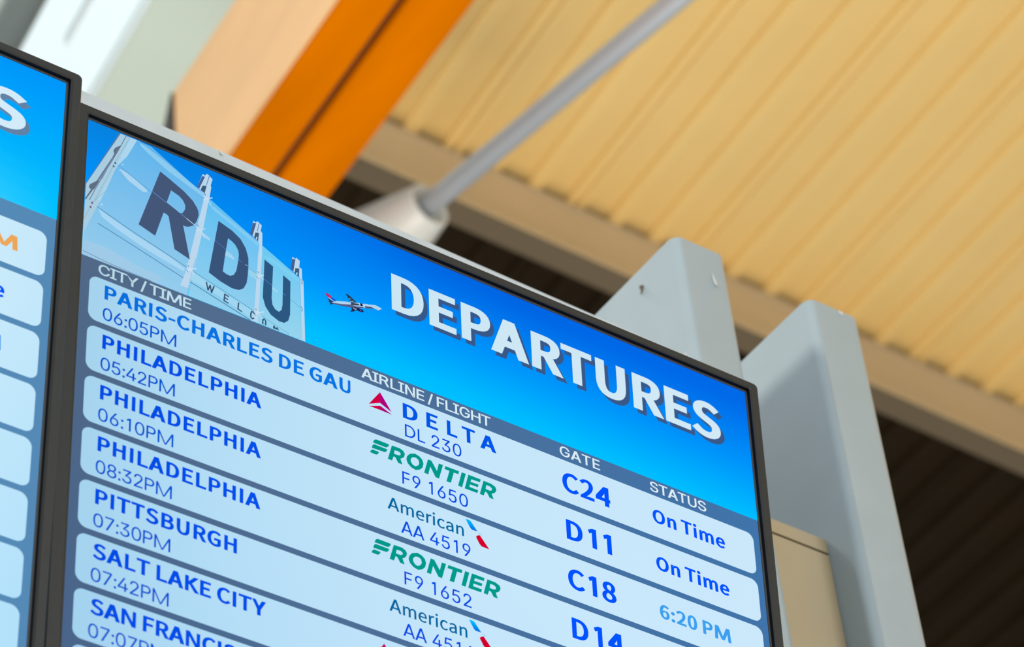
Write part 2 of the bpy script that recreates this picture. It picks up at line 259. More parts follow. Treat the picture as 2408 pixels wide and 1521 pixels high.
THIN_OUTLINES={'0':(623,[[[312,-9,364,-9,260,-9],[179,33,216,5,142,61],[95,156,114,102,75,210],[66,350,66,274,66,425],[95,543,76,490,115,597],[179,667,143,638,216,695],[312,709,260,709,364,709],[444,667,408,695,481,638],[529,543,509,597,548,490],[558,350,558,425,558,274],[529,156,548,210,509,102],[445,33,482,61,408,5]],[[312,68,277,68,346,68],[399,101,375,79,423,124],[454,198,442,156,467,240],[473,350,473,290,473,409],[454,502,467,460,442,544],[399,599,423,576,375,621],[312,632,346,632,277,632],[224,599,248,621,200,576],[169,502,182,544,157,460],[150,350,150,409,150,290],[169,198,157,240,182,156],[224,101,200,124,248,79]]]),'2':(623,[[[88,0,237,0,88,22],[88,65,88,44,166,148],[322,315,244,232,349,343],[388,389,371,367,406,410],[428,449,419,430,436,469],[441,511,441,489,441,536],[423,576,435,558,412,594],[376,618,396,608,356,627],[308,632,333,632,280,632],[237,616,257,627,217,605],[191,569,202,589,180,549],[175,498,175,525,147,498],[90,498,118,498,90,540],[119,609,100,577,138,640],[197,683,164,665,230,701],[310,709,268,709,352,709],[421,683,389,701,453,666],[497,613,478,642,515,583],[524,513,524,550,524,487],[510,437,520,461,501,413],[462,356,485,386,439,326],[367,247,408,290,315,192],[210,83,262,138,210,81],[210,78,210,80,319,78],[536,78,427,78,536,52],[536,0,536,26,386,0]]]),'3':(623,[[[300,-9,347,-9,257,-9],[183,13,218,-2,147,29],[97,79,118,50,75,107],[60,181,63,142,90,181],[150,181,120,181,153,157],[174,120,160,137,188,103],[227,82,205,90,249,73],[301,69,274,69,329,69],[378,84,355,74,401,94],[433,128,420,108,446,147],[453,199,453,171,453,225],[435,270,447,248,423,291],[378,321,404,309,352,334],[277,341,318,341,256,341],[216,341,236,341,216,364],[216,412,216,388,276,480],[396,617,336,548,396,619],[396,622,396,620,296,622],[96,622,196,622,96,648],[96,700,96,674,235,700],[513,700,374,700,513,678],[513,634,513,656,439,550],[291,383,365,467,291,388],[291,397,291,393,342,403],[424,380,387,397,461,362],[510,306,490,338,531,274],[541,199,541,239,541,158],[510,91,530,122,489,59],[425,17,461,35,389,-1]]]),'4':(623,[[[54,145,226,145,54,169],[54,218,54,194,150,379],[340,700,245,539,369,700],[428,700,398,700,335,543],[149,228,242,386,149,227],[149,224,149,225,289,224],[568,224,429,224,568,197],[568,145,568,171,397,145]],[[388,0,416,0,388,56],[388,167,388,111,388,178],[388,201,388,190,388,280],[388,437,388,358,416,437],[472,437,444,437,472,291],[472,0,472,146,444,0]]]),'5':(623,[[[304,-9,350,-9,263,-9],[193,15,226,-1,160,32],[114,83,134,54,94,111],[82,179,84,143,111,179],[168,179,140,179,170,158],[190,122,177,139,202,106],[238,83,219,92,258,73],[304,69,280,69,333,69],[380,89,358,75,402,102],[432,144,420,120,445,167],[451,223,451,193,451,253],[432,304,445,280,419,328],[378,361,401,347,355,374],[300,381,329,381,276,381],[230,369,253,377,208,361],[176,338,190,351,148,341],[93,348,120,345,106,465],[132,700,119,583,256,700],[504,700,380,700,504,674],[504,622,504,648,405,622],[207,622,306,622,200,553],[184,415,192,484,185,415],[187,415,186,415,203,428],[244,447,222,439,267,455],[316,459,291,459,348,459],[404,442,377,453,431,430],[475,393,455,414,495,371],[521,318,510,347,532,290],[538,225,538,258,538,179],[508,104,528,139,487,69],[425,21,460,41,390,1]]]),'6':(623,[[[311,-9,355,-9,268,-9],[196,20,229,0,162,40],[116,102,136,67,97,137],[87,223,87,178,87,256],[110,329,95,292,125,366],[189,468,151,413,242,546],[347,700,294,623,379,700],[443,700,411,700,365,586],[208,359,286,473,205,359],[200,359,203,359,206,373],[227,396,215,385,239,407],[269,422,253,416,285,429],[323,432,303,432,366,432],[435,405,403,423,466,388],[509,330,491,362,526,298],[535,216,535,260,535,173],[506,100,525,134,487,66],[427,20,460,39,393,0]],[[311,67,284,67,339,67],[383,86,363,73,404,99],[432,140,420,117,445,162],[451,216,451,188,451,246],[432,294,445,271,420,316],[383,346,404,333,363,359],[311,365,339,365,284,365],[239,346,260,359,218,334],[190,294,202,316,178,272],[172,218,172,247,172,189],[190,140,178,162,202,117],[239,86,218,99,260,73]]]),'7':(623,[[[133,0,165,0,237,206],[445,617,341,411,445,619],[445,622,445,620,325,622],[86,622,205,622,86,648],[86,700,86,674,236,700],[537,700,387,700,537,672],[537,617,537,645,434,412],[227,0,330,206,196,0]]]),'8':(623,[[[311,-9,358,-9,264,-9],[187,16,223,-1,150,32],[102,85,122,56,82,114],[71,186,71,148,71,216],[89,268,77,243,102,294],[139,332,118,315,160,349],[210,364,184,359,210,365],[210,367,210,366,176,376],[128,424,148,395,107,452],[97,523,97,486,97,559],[124,619,106,591,143,647],[201,685,168,669,233,701],[311,709,270,709,353,709],[421,685,389,701,453,669],[497,619,479,647,516,591],[525,523,525,559,525,486],[494,424,515,453,474,395],[413,367,447,376,413,366],[413,364,413,365,439,359],[483,332,462,349,504,315],[533,268,521,294,545,243],[552,186,552,216,552,148],[521,85,541,114,500,56],[436,16,472,32,400,-1]],[[311,68,280,68,342,68],[392,83,369,73,414,93],[444,126,432,107,457,144],[463,191,463,166,463,217],[443,260,457,240,430,279],[389,307,412,295,366,318],[311,324,340,324,282,324],[233,307,256,318,210,295],[179,260,192,279,165,240],[159,191,159,217,159,166],[177,126,165,144,190,107],[230,83,207,93,253,73]],[[311,398,286,398,336,398],[377,413,358,403,396,423],[423,455,411,437,434,473],[439,517,439,493,439,540],[423,578,434,561,413,595],[378,618,398,609,359,628],[311,633,337,633,286,633],[244,618,263,628,225,609],[199,578,210,595,188,561],[183,517,183,540,183,493],[199,455,188,473,210,437],[245,413,225,423,264,403]]]),'9':(623,[[[311,709,268,709,355,709],[427,680,393,700,460,660],[506,598,487,633,525,563],[535,477,535,522,535,444],[513,371,528,408,498,334],[434,232,472,287,381,154],[276,0,328,77,244,0],[179,0,212,0,258,114],[415,341,336,227,417,341],[423,341,420,341,417,327],[396,304,407,315,384,293],[353,278,370,284,337,271],[300,268,319,268,257,268],[189,295,220,277,157,312],[114,370,132,338,96,402],[87,484,87,440,87,528],[117,600,97,567,136,634],[196,680,162,661,230,700]],[[311,633,339,633,284,633],[240,614,261,627,219,601],[190,560,202,583,178,538],[172,484,172,512,172,455],[190,407,178,429,202,384],[240,354,219,367,261,341],[311,335,284,335,338,335],[383,354,362,341,404,366],[433,406,421,384,445,428],[451,482,451,454,451,511],[433,560,445,538,421,583],[384,614,404,601,363,627]]]),':':(258,[[[131,-6,149,-6,114,-6],[87,12,99,0,74,24],[68,56,68,39,68,74],[87,101,74,89,99,113],[131,119,114,119,149,119],[176,101,163,113,188,89],[194,56,194,74,194,39],[176,12,188,24,163,0]],[[131,373,149,373,114,373],[87,391,99,379,74,403],[68,435,68,418,68,453],[87,480,74,467,99,492],[131,498,114,498,149,498],[176,480,163,492,188,467],[194,435,194,453,194,418],[176,391,188,403,163,379]]]),'C':(702,[[[368,-9,404,-9,307,-9],[207,34,254,5,160,63],[96,159,123,105,69,212],[55,350,55,276,55,423],[96,541,69,487,123,595],[207,665,160,636,254,695],[368,709,307,709,403,709],[468,694,437,704,500,684],[553,648,528,668,578,628],[616,576,599,604,633,547],[651,479,644,515,621,479],[562,479,591,479,557,503],[536,543,548,525,524,561],[492,589,509,577,474,602],[434,618,455,612,413,624],[368,627,391,627,325,627],[253,595,286,616,219,573],[172,501,192,542,152,459],[142,350,142,409,142,290],[172,199,152,240,192,158],[253,105,219,126,287,84],[368,73,325,73,391,73],[434,82,413,76,455,89],[492,111,474,98,509,123],[536,157,524,139,548,176],[562,221,557,197,591,221],[651,221,621,221,645,185],[617,125,633,153,600,96],[554,52,579,72,528,32],[469,6,500,17,437,-4]]]),'I':(413,[[[43,0,152,0,43,26],[43,78,43,52,83,78],[163,78,123,78,163,259],[163,622,163,441,123,622],[43,622,83,622,43,648],[43,700,43,674,152,700],[371,700,261,700,371,674],[371,622,371,648,331,622],[251,622,291,622,251,441],[251,78,251,259,291,78],[371,78,331,78,371,52],[371,0,371,26,261,0]]]),'T':(617,[[[44,622,117,622,44,648],[44,700,44,674,220,700],[574,700,397,700,574,674],[574,622,574,648,500,622],[353,622,427,622,353,414],[353,0,353,207,324,0],[265,0,294,0,265,207],[265,622,265,414,191,622]]]),'Y':(649,[[[280,0,310,0,280,96],[280,287,280,191,194,424],[23,700,108,562,57,700],[125,700,91,700,172,625],[264,474,218,549,280,449],[306,402,294,425,318,379],[343,317,331,351,332,317],[308,317,320,317,321,351],[346,403,333,380,358,426],[386,474,371,450,432,549],[524,700,478,625,558,700],[626,700,592,700,540,562],[369,287,455,424,369,191],[369,0,369,96,339,0]]]),'/':(343,[[[323,733,297,733,248,454],[98,-105,173,174,72,-105],[20,-105,46,-105,95,174],[245,733,170,454,271,733]]]),'E':(576,[[[83,0,227,0,83,233],[83,700,83,467,226,700],[513,700,369,700,513,674],[513,622,513,648,399,622],[171,622,285,622,171,545],[171,393,171,469,277,393],[489,393,383,393,489,367],[489,315,489,341,383,315],[171,315,277,315,171,236],[171,78,171,157,286,78],[516,78,401,78,516,52],[516,0,516,26,372,0]]]),'L':(541,[[[83,0,221,0,83,233],[83,700,83,467,112,700],[171,700,142,700,171,493],[171,78,171,286,280,78],[497,78,389,78,497,52],[497,0,497,26,359,0]]]),'N':(720,[[[83,0,112,0,83,233],[83,700,83,467,118,700],[187,700,153,700,282,550],[472,251,377,401,480,240],[499,207,489,225,510,189],[533,147,521,169,545,124],[569,76,557,101,565,75],[557,74,561,74,554,99],[551,149,552,124,550,173],[549,216,550,196,549,237],[549,268,549,254,549,412],[549,700,549,556,578,700],[638,700,608,700,638,467],[638,0,638,233,602,0],[532,0,567,0,448,133],[278,399,363,266,267,417],[244,455,256,435,232,475],[204,524,219,498,188,551],[148,622,170,583,153,623],[164,624,159,624,166,590],[168,528,167,557,169,499],[171,451,170,473,172,429],[172,400,172,412,172,267],[172,0,172,133,142,0]]]),'F':(564,[[[83,0,112,0,83,233],[83,700,83,467,224,700],[508,700,366,700,508,674],[508,622,508,648,396,622],[171,622,284,622,171,542],[171,383,171,462,273,383],[476,383,375,383,476,357],[476,304,476,331,375,304],[171,304,273,304,171,203],[171,0,171,101,142,0]]]),'G':(716,[[[370,-9,425,-9,307,-9],[206,35,253,5,158,64],[95,159,122,105,69,213],[55,350,55,276,55,423],[95,541,69,487,122,595],[205,665,158,636,251,695],[365,709,305,709,402,709],[468,693,436,704,501,682],[555,646,529,666,580,625],[618,573,601,601,635,545],[653,480,646,514,622,480],[561,480,592,480,554,503],[533,541,545,523,521,559],[490,587,507,574,473,600],[434,617,455,610,413,624],[365,627,390,627,323,627],[252,595,286,616,218,574],[172,501,192,542,152,459],[142,350,142,409,142,290],[172,199,152,240,192,158],[253,105,219,127,288,84],[370,73,327,73,409,73],[474,98,444,81,504,115],[545,170,528,139,562,201],[571,279,571,237,580,277],[598,274,589,275,528,274],[389,274,459,274,389,300],[389,352,389,326,479,352],[658,352,568,352,658,326],[658,275,658,301,658,218],[620,125,645,168,595,82],[518,26,561,49,475,2]]]),'H':(711,[[[83,0,112,0,83,233],[83,700,83,467,112,700],[171,700,142,700,171,599],[171,397,171,498,294,397],[540,397,417,397,540,498],[540,700,540,599,569,700],[629,700,599,700,629,467],[629,0,629,233,599,0],[540,0,569,0,540,106],[540,319,540,213,417,319],[171,319,294,319,171,213],[171,0,171,106,142,0]]]),'S':(614,[[[308,-12,361,-12,257,-12],[175,13,213,-4,138,29],[88,83,109,53,67,113],[53,188,55,148,83,188],[144,188,113,188,146,161],[170,121,155,139,185,103],[229,81,205,90,253,72],[308,68,280,68,340,68],[393,83,368,73,419,93],[453,126,439,108,468,145],[475,192,475,167,475,214],[457,246,469,232,445,260],[407,281,428,272,386,291],[337,306,363,299,309,314],[253,329,281,321,195,345],[119,398,150,368,87,428],[71,513,71,466,71,552],[103,616,82,587,124,646],[189,685,153,669,226,701],[312,709,267,709,359,709],[435,685,400,701,470,668],[519,617,498,646,539,589],[552,520,550,556,522,520],[464,520,493,520,460,555],[416,602,444,582,387,621],[310,631,352,631,280,631],[230,616,253,626,207,606],[177,576,190,593,165,558],[158,517,158,539,158,493],[180,459,166,474,195,444],[233,424,212,433,254,415],[292,404,273,409,316,397],[364,384,340,391,384,379],[429,363,406,372,452,354],[494,327,473,342,514,312],[543,272,530,294,556,250],[562,191,562,223,562,153],[532,87,552,118,512,57],[445,15,483,32,407,-3]]]),'U':(712,[[[356,-11,411,-11,301,-11],[212,21,253,0,171,43],[117,110,139,72,94,148],[83,238,83,190,83,392],[83,700,83,546,112,700],[171,700,142,700,171,548],[171,245,171,397,171,212],[194,156,179,182,209,129],[257,93,230,109,285,78],[356,71,318,71,395,71],[455,93,428,78,482,109],[518,156,503,129,533,182],[540,245,540,212,540,397],[540,700,540,548,570,700],[629,700,599,700,629,546],[629,238,629,392,629,190],[595,110,618,148,573,72],[500,21,541,43,459,0]]]),' ':(258,[]),}
SIGN_PICTURE=[([(34.1,2.1),(36.3,2.0),(2.3,81.0),(0.6,82.2)],(88,120,165),[]),([(35.9,1.5),(57.5,1.2),(44.5,33.5),(22.2,81.4),(2.5,137.3),(1.0,169.2),(0.5,169.4),(0.9,128.0),(1.6,81.0)],(168,205,225),[]),([(46.2,1.2),(70.3,2.1),(130.2,35.4),(135.7,39.3),(129.8,77.0),(123.5,114.3),(114.8,165.0),(114.0,170.5),(0.0,168.1),(2.5,137.3),(22.2,81.4)],((96,180,236),(148,204,236)),[]),([(0.1,150.0),(26.2,148.3),(62.6,155.8),(86.8,156.6),(75.2,173.9),(1.0,169.8)],(160,203,232),[]),([(46.5,1.3),(54.2,1.2),(44.0,26.8),(34.2,42.9),(26.4,64.1),(18.0,93.9),(13.8,95.8),(30.8,51.5)],(172,214,238),[]),([(56.8,2.9),(63.7,4.6),(82.6,12.0),(129.5,33.5),(129.7,38.5),(89.2,23.9),(67.0,12.3),(58.8,6.9)],(140,203,240),[]),([(36.7,45.9),(44.1,47.3),(52.9,51.0),(67.0,58.5),(66.9,61.7),(62.5,62.7),(46.9,56.6),(39.3,50.3)],(170,212,240),[]),([(15.4,105.3),(30.7,110.7),(55.2,118.8),(95.2,129.6),(110.7,135.7),(110.2,140.1),(86.2,135.7),(61.7,129.6),(37.2,121.5),(20.0,113.6)],(168,214,243),[]),([(35.4,42.6),(46.6,47.6),(71.6,58.4)],(65,140,195),0.5),([(13.9,103.6),(55.2,117.1),(95.2,128.3),(112.5,133.6)],(45,100,150),0.6),([(15.9,123.3),(55.8,133.6),(107.3,147.6),(132.7,154.7)],(38,92,150),0.7),([(2.1,162.9),(26.9,165.6),(56.3,167.0),(75.0,167.2)],(80,112,150),0.6),([(41.9,2.1),(33.5,25.5),(13.6,77.1),(5.6,99.7)],(95,110,140),0.7),([(46.2,1.5),(33.8,33.1),(11.5,96.9)],(135,178,205),0.6),([(21.7,81.6),(9.2,101.3),(0.5,126.0)],(140,175,195),0.5),([(36.2,16.7),(30.3,22.7),(28.7,27.1),(29.7,30.1),(27.8,36.0),(12.2,72.9),(5.3,80.3),(4.3,84.3),(6.8,85.9),(0.8,100.4),(2.0,100.6),(8.6,86.1),(10.9,82.6),(15.8,69.8),(14.0,71.5),(33.5,25.5)],(96,110,130),[]),([(35.6,16.6),(32.9,25.0),(18.1,68.0),(14.6,70.4),(25.6,43.4)],(120,140,170),[]),([(28.4,46.2),(30.1,44.8),(31.1,47.0),(29.4,47.5)],(70,80,110),[]),([(30.0,41.3),(31.8,39.9),(32.7,42.1),(31.0,42.7)],(70,80,110),[]),([(5.8,107.6),(7.6,105.6),(8.6,108.4),(6.9,108.8)],(110,90,120),[]),([(7.2,101.8),(9.1,99.8),(10.0,102.5),(8.4,103.0)],(110,90,120),[]),([(38.6,39.9),(39.5,38.4),(40.5,39.0),(39.6,40.6)],(195,220,240),[]),([(35.7,48.8),(36.7,47.3),(37.7,47.9),(36.7,49.5)],(195,220,240),[]),([(17.9,99.4),(18.9,97.9),(20.1,98.7),(19.1,100.2)],(205,228,240),[]),([(135.4,37.3),(192.7,67.7),(196.4,70.9),(191.5,110.4),(188.0,150.7),(184.5,173.5),(114.9,167.5),(120.6,132.3),(123.5,114.3),(129.8,77.0)],((92,190,242),(146,208,238)),[]),([(192.5,68.9),(196.4,69.5),(209.3,75.8),(239.1,91.4),(241.6,166.7),(237.0,171.8),(184.5,170.9),(188.0,150.7),(191.5,110.4)],((105,200,242),(150,212,238)),[]),([(134.0,44.2),(141.6,45.7),(192.0,68.0),(192.1,72.9),(164.6,60.6),(141.7,50.6)],(130,202,242),[]),([(197.4,81.9),(208.1,80.8),(239.1,92.1),(239.1,96.5),(208.1,85.9)],(125,208,242),[]),([(127.9,82.9),(137.4,87.1),(137.8,90.0),(129.3,88.6)],(170,212,240),[]),([(155.0,93.8),(162.6,96.7),(165.2,101.1),(154.5,100.3)],(160,210,240),[]),([(159.7,98.0),(164.4,99.2),(163.8,101.7),(158.4,99.3)],(170,215,242),[]),([(207.7,115.5),(215.0,118.8),(214.3,120.6),(207.7,119.1)],(160,214,242),[]),([(119.3,137.1),(149.4,145.4),(186.8,155.7),(184.3,164.0),(149.5,153.3),(117.6,147.2)],(160,214,240),[]),([(181.6,104.3),(190.3,107.1),(189.7,115.4),(181.1,112.6)],(150,210,235),[]),([(118.7,135.4),(152.0,144.3),(187.5,154.7)],(55,135,170),0.6),([(115.8,149.8),(149.6,158.6),(184.0,167.5)],(30,95,140),0.8),([(192.4,156.1),(204.0,159.1),(227.2,165.6)],(80,155,190),0.5),([(228.4,122.5),(241.1,128.2)],(90,160,195),0.5),([(181.6,104.5),(189.0,107.3)],(80,150,180),0.5),([(127.6,10.0),(130.2,11.1),(132.0,7.6),(135.1,8.8),(138.8,12.0),(136.7,20.5),(137.5,22.6),(135.5,38.5),(134.4,44.8),(129.7,77.2),(123.6,114.2),(122.0,123.1),(115.4,158.9),(106.2,158.8),(111.9,138.6),(115.7,117.7),(122.8,78.3),(129.6,41.3),(130.1,34.7),(124.9,31.3),(121.8,29.3),(127.0,11.7)],(186,215,238),[]),([(126.9,12.9),(130.2,12.5),(124.0,30.5),(121.8,29.3)],(70,98,146),[]),([(127.6,24.9),(132.2,23.3),(130.2,33.7),(125.6,31.4)],(62,92,122),[]),([(135.1,9.0),(132.0,22.0)],(95,135,180),0.8),([(122.2,119.2),(119.2,132.8),(113.6,164.7)],(140,190,225),0.6),([(185.7,42.8),(188.3,44.1),(190.2,41.5),(195.3,44.5),(194.1,52.1),(196.0,54.1),(196.0,81.8),(194.6,108.1),(193.0,150.8),(191.5,168.0),(184.7,168.8),(188.1,150.8),(190.3,108.5),(191.4,83.8),(192.7,71.2),(192.0,67.3),(185.6,63.1),(182.1,60.4),(185.1,45.6)],(186,215,238),[]),([(185.1,45.9),(188.9,44.5),(184.8,62.6),(182.1,60.4)],(70,98,146),[]),([(188.1,56.7),(192.2,55.5),(191.2,66.5),(186.6,63.4)],(60,92,122),[]),([(192.1,43.8),(190.3,54.2)],(95,135,180),0.8),([(189.9,61.8),(189.1,65.0)],(186,215,238),1.2),([(230.6,68.5),(234.0,69.6),(235.0,67.6),(239.1,69.9),(238.4,78.4),(241.4,78.9),(241.8,91.7),(243.3,93.9),(245.3,168.0),(241.5,167.4),(239.4,92.0),(238.4,90.3),(228.3,84.7),(230.1,70.9)],(186,215,238),[]),([(230.1,71.1),(234.0,70.3),(231.7,86.5),(228.3,84.7)],(70,98,146),[]),([(234.0,81.2),(238.5,79.8),(238.1,90.5),(233.1,87.4)],(60,95,125),[]),([(235.8,86.2),(235.6,88.5)],(186,215,238),1.4),([(116.7,134.7),(112.7,129.9)],(205,228,244),1.1),([(116.7,134.7),(123.1,131.1)],(205,228,244),1.1),([(116.7,134.7),(120.7,139.4)],(205,228,244),1.1),([(116.7,134.7),(112.3,139.5)],(205,228,244),1.1),([(113.4,131.1),(114.7,132.7)],(90,120,140),0.8),([(112.3,138.1),(114.2,139.4)],(90,130,150),0.8),([(194.3,108.2),(190.3,103.4)],(205,228,244),1.1),([(194.3,108.2),(200.9,104.6)],(205,228,244),1.1),([(194.3,108.2),(198.3,113.0)],(205,228,244),1.1),([(194.3,108.2),(189.7,113.2)],(205,228,244),1.1),([(190.9,104.6),(192.3,106.2)],(90,120,140),0.8),([(189.7,111.7),(191.7,113.0)],(90,130,150),0.8),([(192.1,154.9),(188.1,150.1)],(205,228,244),1.1),([(192.1,154.9),(198.6,151.3)],(205,228,244),1.1),([(192.1,154.9),(196.1,159.6)],(205,228,244),1.1),([(192.1,154.9),(187.5,159.7)],(205,228,244),1.1),([(188.8,151.3),(190.1,152.8)],(90,120,140),0.8),([(187.5,158.3),(189.5,159.6)],(90,130,150),0.8),([(125.1,82.5),(121.6,79.9)],(200,226,244),1.0),([(125.1,82.5),(131.3,78.3)],(200,226,244),1.0),([(125.1,82.5),(129.9,87.3)],(200,226,244),1.0),([(125.1,82.5),(121.4,85.5)],(200,226,244),1.0),([(123.1,77.1),(123.8,78.9)],(90,120,140),0.8),([(132.4,40.0),(128.9,37.4)],(200,226,244),1.0),([(132.4,40.0),(138.6,35.7)],(200,226,244),1.0),([(132.4,40.0),(137.2,44.9)],(200,226,244),1.0),([(132.4,40.0),(128.7,43.1)],(200,226,244),1.0),([(130.4,34.5),(131.0,36.3)],(90,120,140),0.8),([(240.5,126.7),(241.8,129.0),(241.1,132.2)],(95,150,185),0.9),([(240.4,93.0),(241.8,95.3),(241.1,98.6)],(95,150,185),0.9),([(80.0,29.7),(58.6,105.9),(76.9,111.7),(85.2,79.3),(88.2,79.5),(90.8,81.1),(98.3,118.6),(115.4,123.7),(107.0,84.8),(109.1,85.4),(112.5,84.4),(118.1,80.5),(121.6,73.9),(123.8,65.2),(123.4,60.1),(121.9,56.2),(116.7,49.4),(107.1,42.5),(102.1,39.9),(89.4,33.8)],(68,87,120),[[(92.6,47.5),(88.2,65.1),(96.6,68.6),(102.9,71.6),(106.0,70.2),(108.6,64.4),(108.8,59.4),(106.2,54.3),(101.7,50.7),(93.6,48.1)]]),([(71.6,58.4),(87.8,65.3)],(110,150,220),0.6),([(103.8,71.6),(110.7,75.0)],(110,160,220),0.5),([(110.7,75.0),(119.3,78.9)],(195,220,235),0.8),([(146.0,61.7),(136.4,130.2),(149.2,135.4),(162.3,138.3),(170.2,137.0),(175.4,132.6),(178.6,124.7),(179.8,114.5),(180.3,103.5),(180.2,93.3),(179.2,89.3),(176.9,81.8),(171.1,73.2),(161.6,67.0)],(56,84,122),[[(157.0,78.5),(154.2,100.5),(151.9,121.9),(155.6,123.6),(160.1,123.9),(164.0,121.2),(166.9,114.6),(169.0,99.7),(169.4,93.7),(168.8,89.0),(165.6,83.4),(161.8,80.6)]]),([(142.4,87.9),(155.0,93.4)],(95,115,205),0.6),([(169.0,99.4),(173.0,101.0)],(85,140,215),0.6),([(176.7,102.5),(179.3,103.2)],(150,200,225),0.6),([(198.4,86.6),(208.2,91.1),(206.8,130.4),(207.8,138.7),(211.1,143.0),(215.1,144.2),(218.1,140.7),(219.1,133.8),(219.6,96.7),(228.0,101.0),(227.8,142.3),(225.8,150.4),(221.2,155.3),(215.2,155.7),(205.9,151.7),(199.9,144.3),(196.8,134.0)],(44,87,128),[]),([(197.6,110.8),(207.0,115.1)],(80,135,215),0.6),([(219.7,119.3),(222.7,120.9)],(80,140,210),0.5),([(134.1,143.2),(135.9,152.1),(138.3,145.2),(139.8,153.6),(142.5,144.8)],(52,78,112),1.5),([(158.6,150.2),(154.5,149.1),(153.8,157.3),(158.2,158.4)],(52,78,112),1.5),([(154.2,153.2),(157.7,154.1)],(52,78,112),1.5),([(169.9,153.0),(169.2,160.6),(173.3,162.0)],(52,78,112),1.5),([(187.6,158.9),(186.3,157.0),(184.5,157.4),(183.5,160.7),(183.6,164.4),(185.3,165.7),(187.0,164.2)],(52,78,112),1.5),([(198.1,168.0),(196.9,167.1),(197.1,162.0),(198.6,160.3),(200.2,162.1),(200.1,168.2)],(52,78,112),1.5),([(209.1,167.3),(209.6,164.1),(211.3,167.7),(213.1,164.9),(214.6,167.8)],(52,78,112),1.5)]
PLANE_PICTURE=[([(278.6,103.6),(282.3,101.0),(291.6,97.6),(298.1,95.8),(300.8,95.6),(312.1,91.5),(318.3,89.3),(318.9,89.9),(319.6,89.1),(327.7,86.6),(330.5,87.0),(333.6,87.4),(334.9,88.5),(332.0,90.4),(330.4,92.6),(329.2,91.3),(327.0,91.7),(314.8,95.4),(310.1,98.2),(298.6,101.2),(289.0,103.7),(282.3,104.3),(276.1,105.5)],(190,218,242),[]),([(276.7,106.1),(279.8,104.7),(289.0,102.1),(298.3,98.5),(304.5,98.0),(312.0,95.6),(314.5,95.3),(308.6,98.9),(305.4,101.9),(298.9,102.2),(289.0,104.6),(278.6,106.4)],(92,98,140),[]),([(314.5,93.3),(322.6,91.0),(327.3,91.4),(315.7,95.5)],(92,92,120),[]),([(267.9,97.2),(271.2,96.2),(274.0,97.0),(276.3,98.7),(275.4,100.7),(271.2,100.6)],(205,45,110),[]),([(275.2,100.8),(276.3,98.8),(278.3,99.8),(281.4,100.9),(278.6,102.6)],(20,75,215),[]),([(271.0,102.0),(273.1,102.4),(278.6,103.9),(275.8,105.7),(278.6,105.6),(276.1,108.0),(273.8,109.3),(274.6,106.7),(272.2,106.5),(273.3,105.7)],(48,66,96),[]),([(271.5,101.1),(273.1,100.3),(278.6,102.5),(279.8,103.0),(278.3,103.8)],(160,190,235),[]),([(292.6,87.7),(294.4,87.1),(298.7,88.8),(305.2,93.2),(298.7,95.4),(295.3,91.7)],(40,58,84),[]),([(295.9,91.9),(299.0,90.7),(298.7,91.8),(296.4,92.6)],(150,185,200),[]),([(297.1,94.5),(302.0,92.4),(301.5,93.6),(298.0,95.0)],(170,195,205),[]),([(298.4,95.8),(300.8,95.3),(309.6,93.1),(310.2,94.5),(303.3,97.5),(298.6,98.8)],(62,72,86),[]),([(301.5,94.8),(308.6,92.2),(309.8,94.7),(308.3,94.7),(307.7,93.5),(302.1,95.2)],(205,225,235),[]),([(309.3,92.3),(311.8,91.6),(312.5,94.6),(309.8,95.3)],(22,28,80),[]),([(299.2,101.7),(300.5,100.6),(308.6,98.6),(308.5,99.9),(305.1,102.6),(301.4,106.1),(297.5,107.9),(299.4,104.4)],(36,46,80),[]),([(305.1,100.4),(308.5,99.8),(312.0,98.9),(313.3,100.7),(313.1,102.0),(310.1,103.0),(305.7,102.9)],(30,36,92),[]),([(309.2,100.3),(310.8,101.4),(309.8,101.9)],(150,165,215),[]),([(300.5,101.1),(301.3,100.8),(302.7,101.8),(305.1,100.9),(304.7,102.2),(302.3,103.0)],(180,205,210),[]),([(329.6,92.6),(330.9,92.3),(330.4,93.6)],(40,40,70),[])]
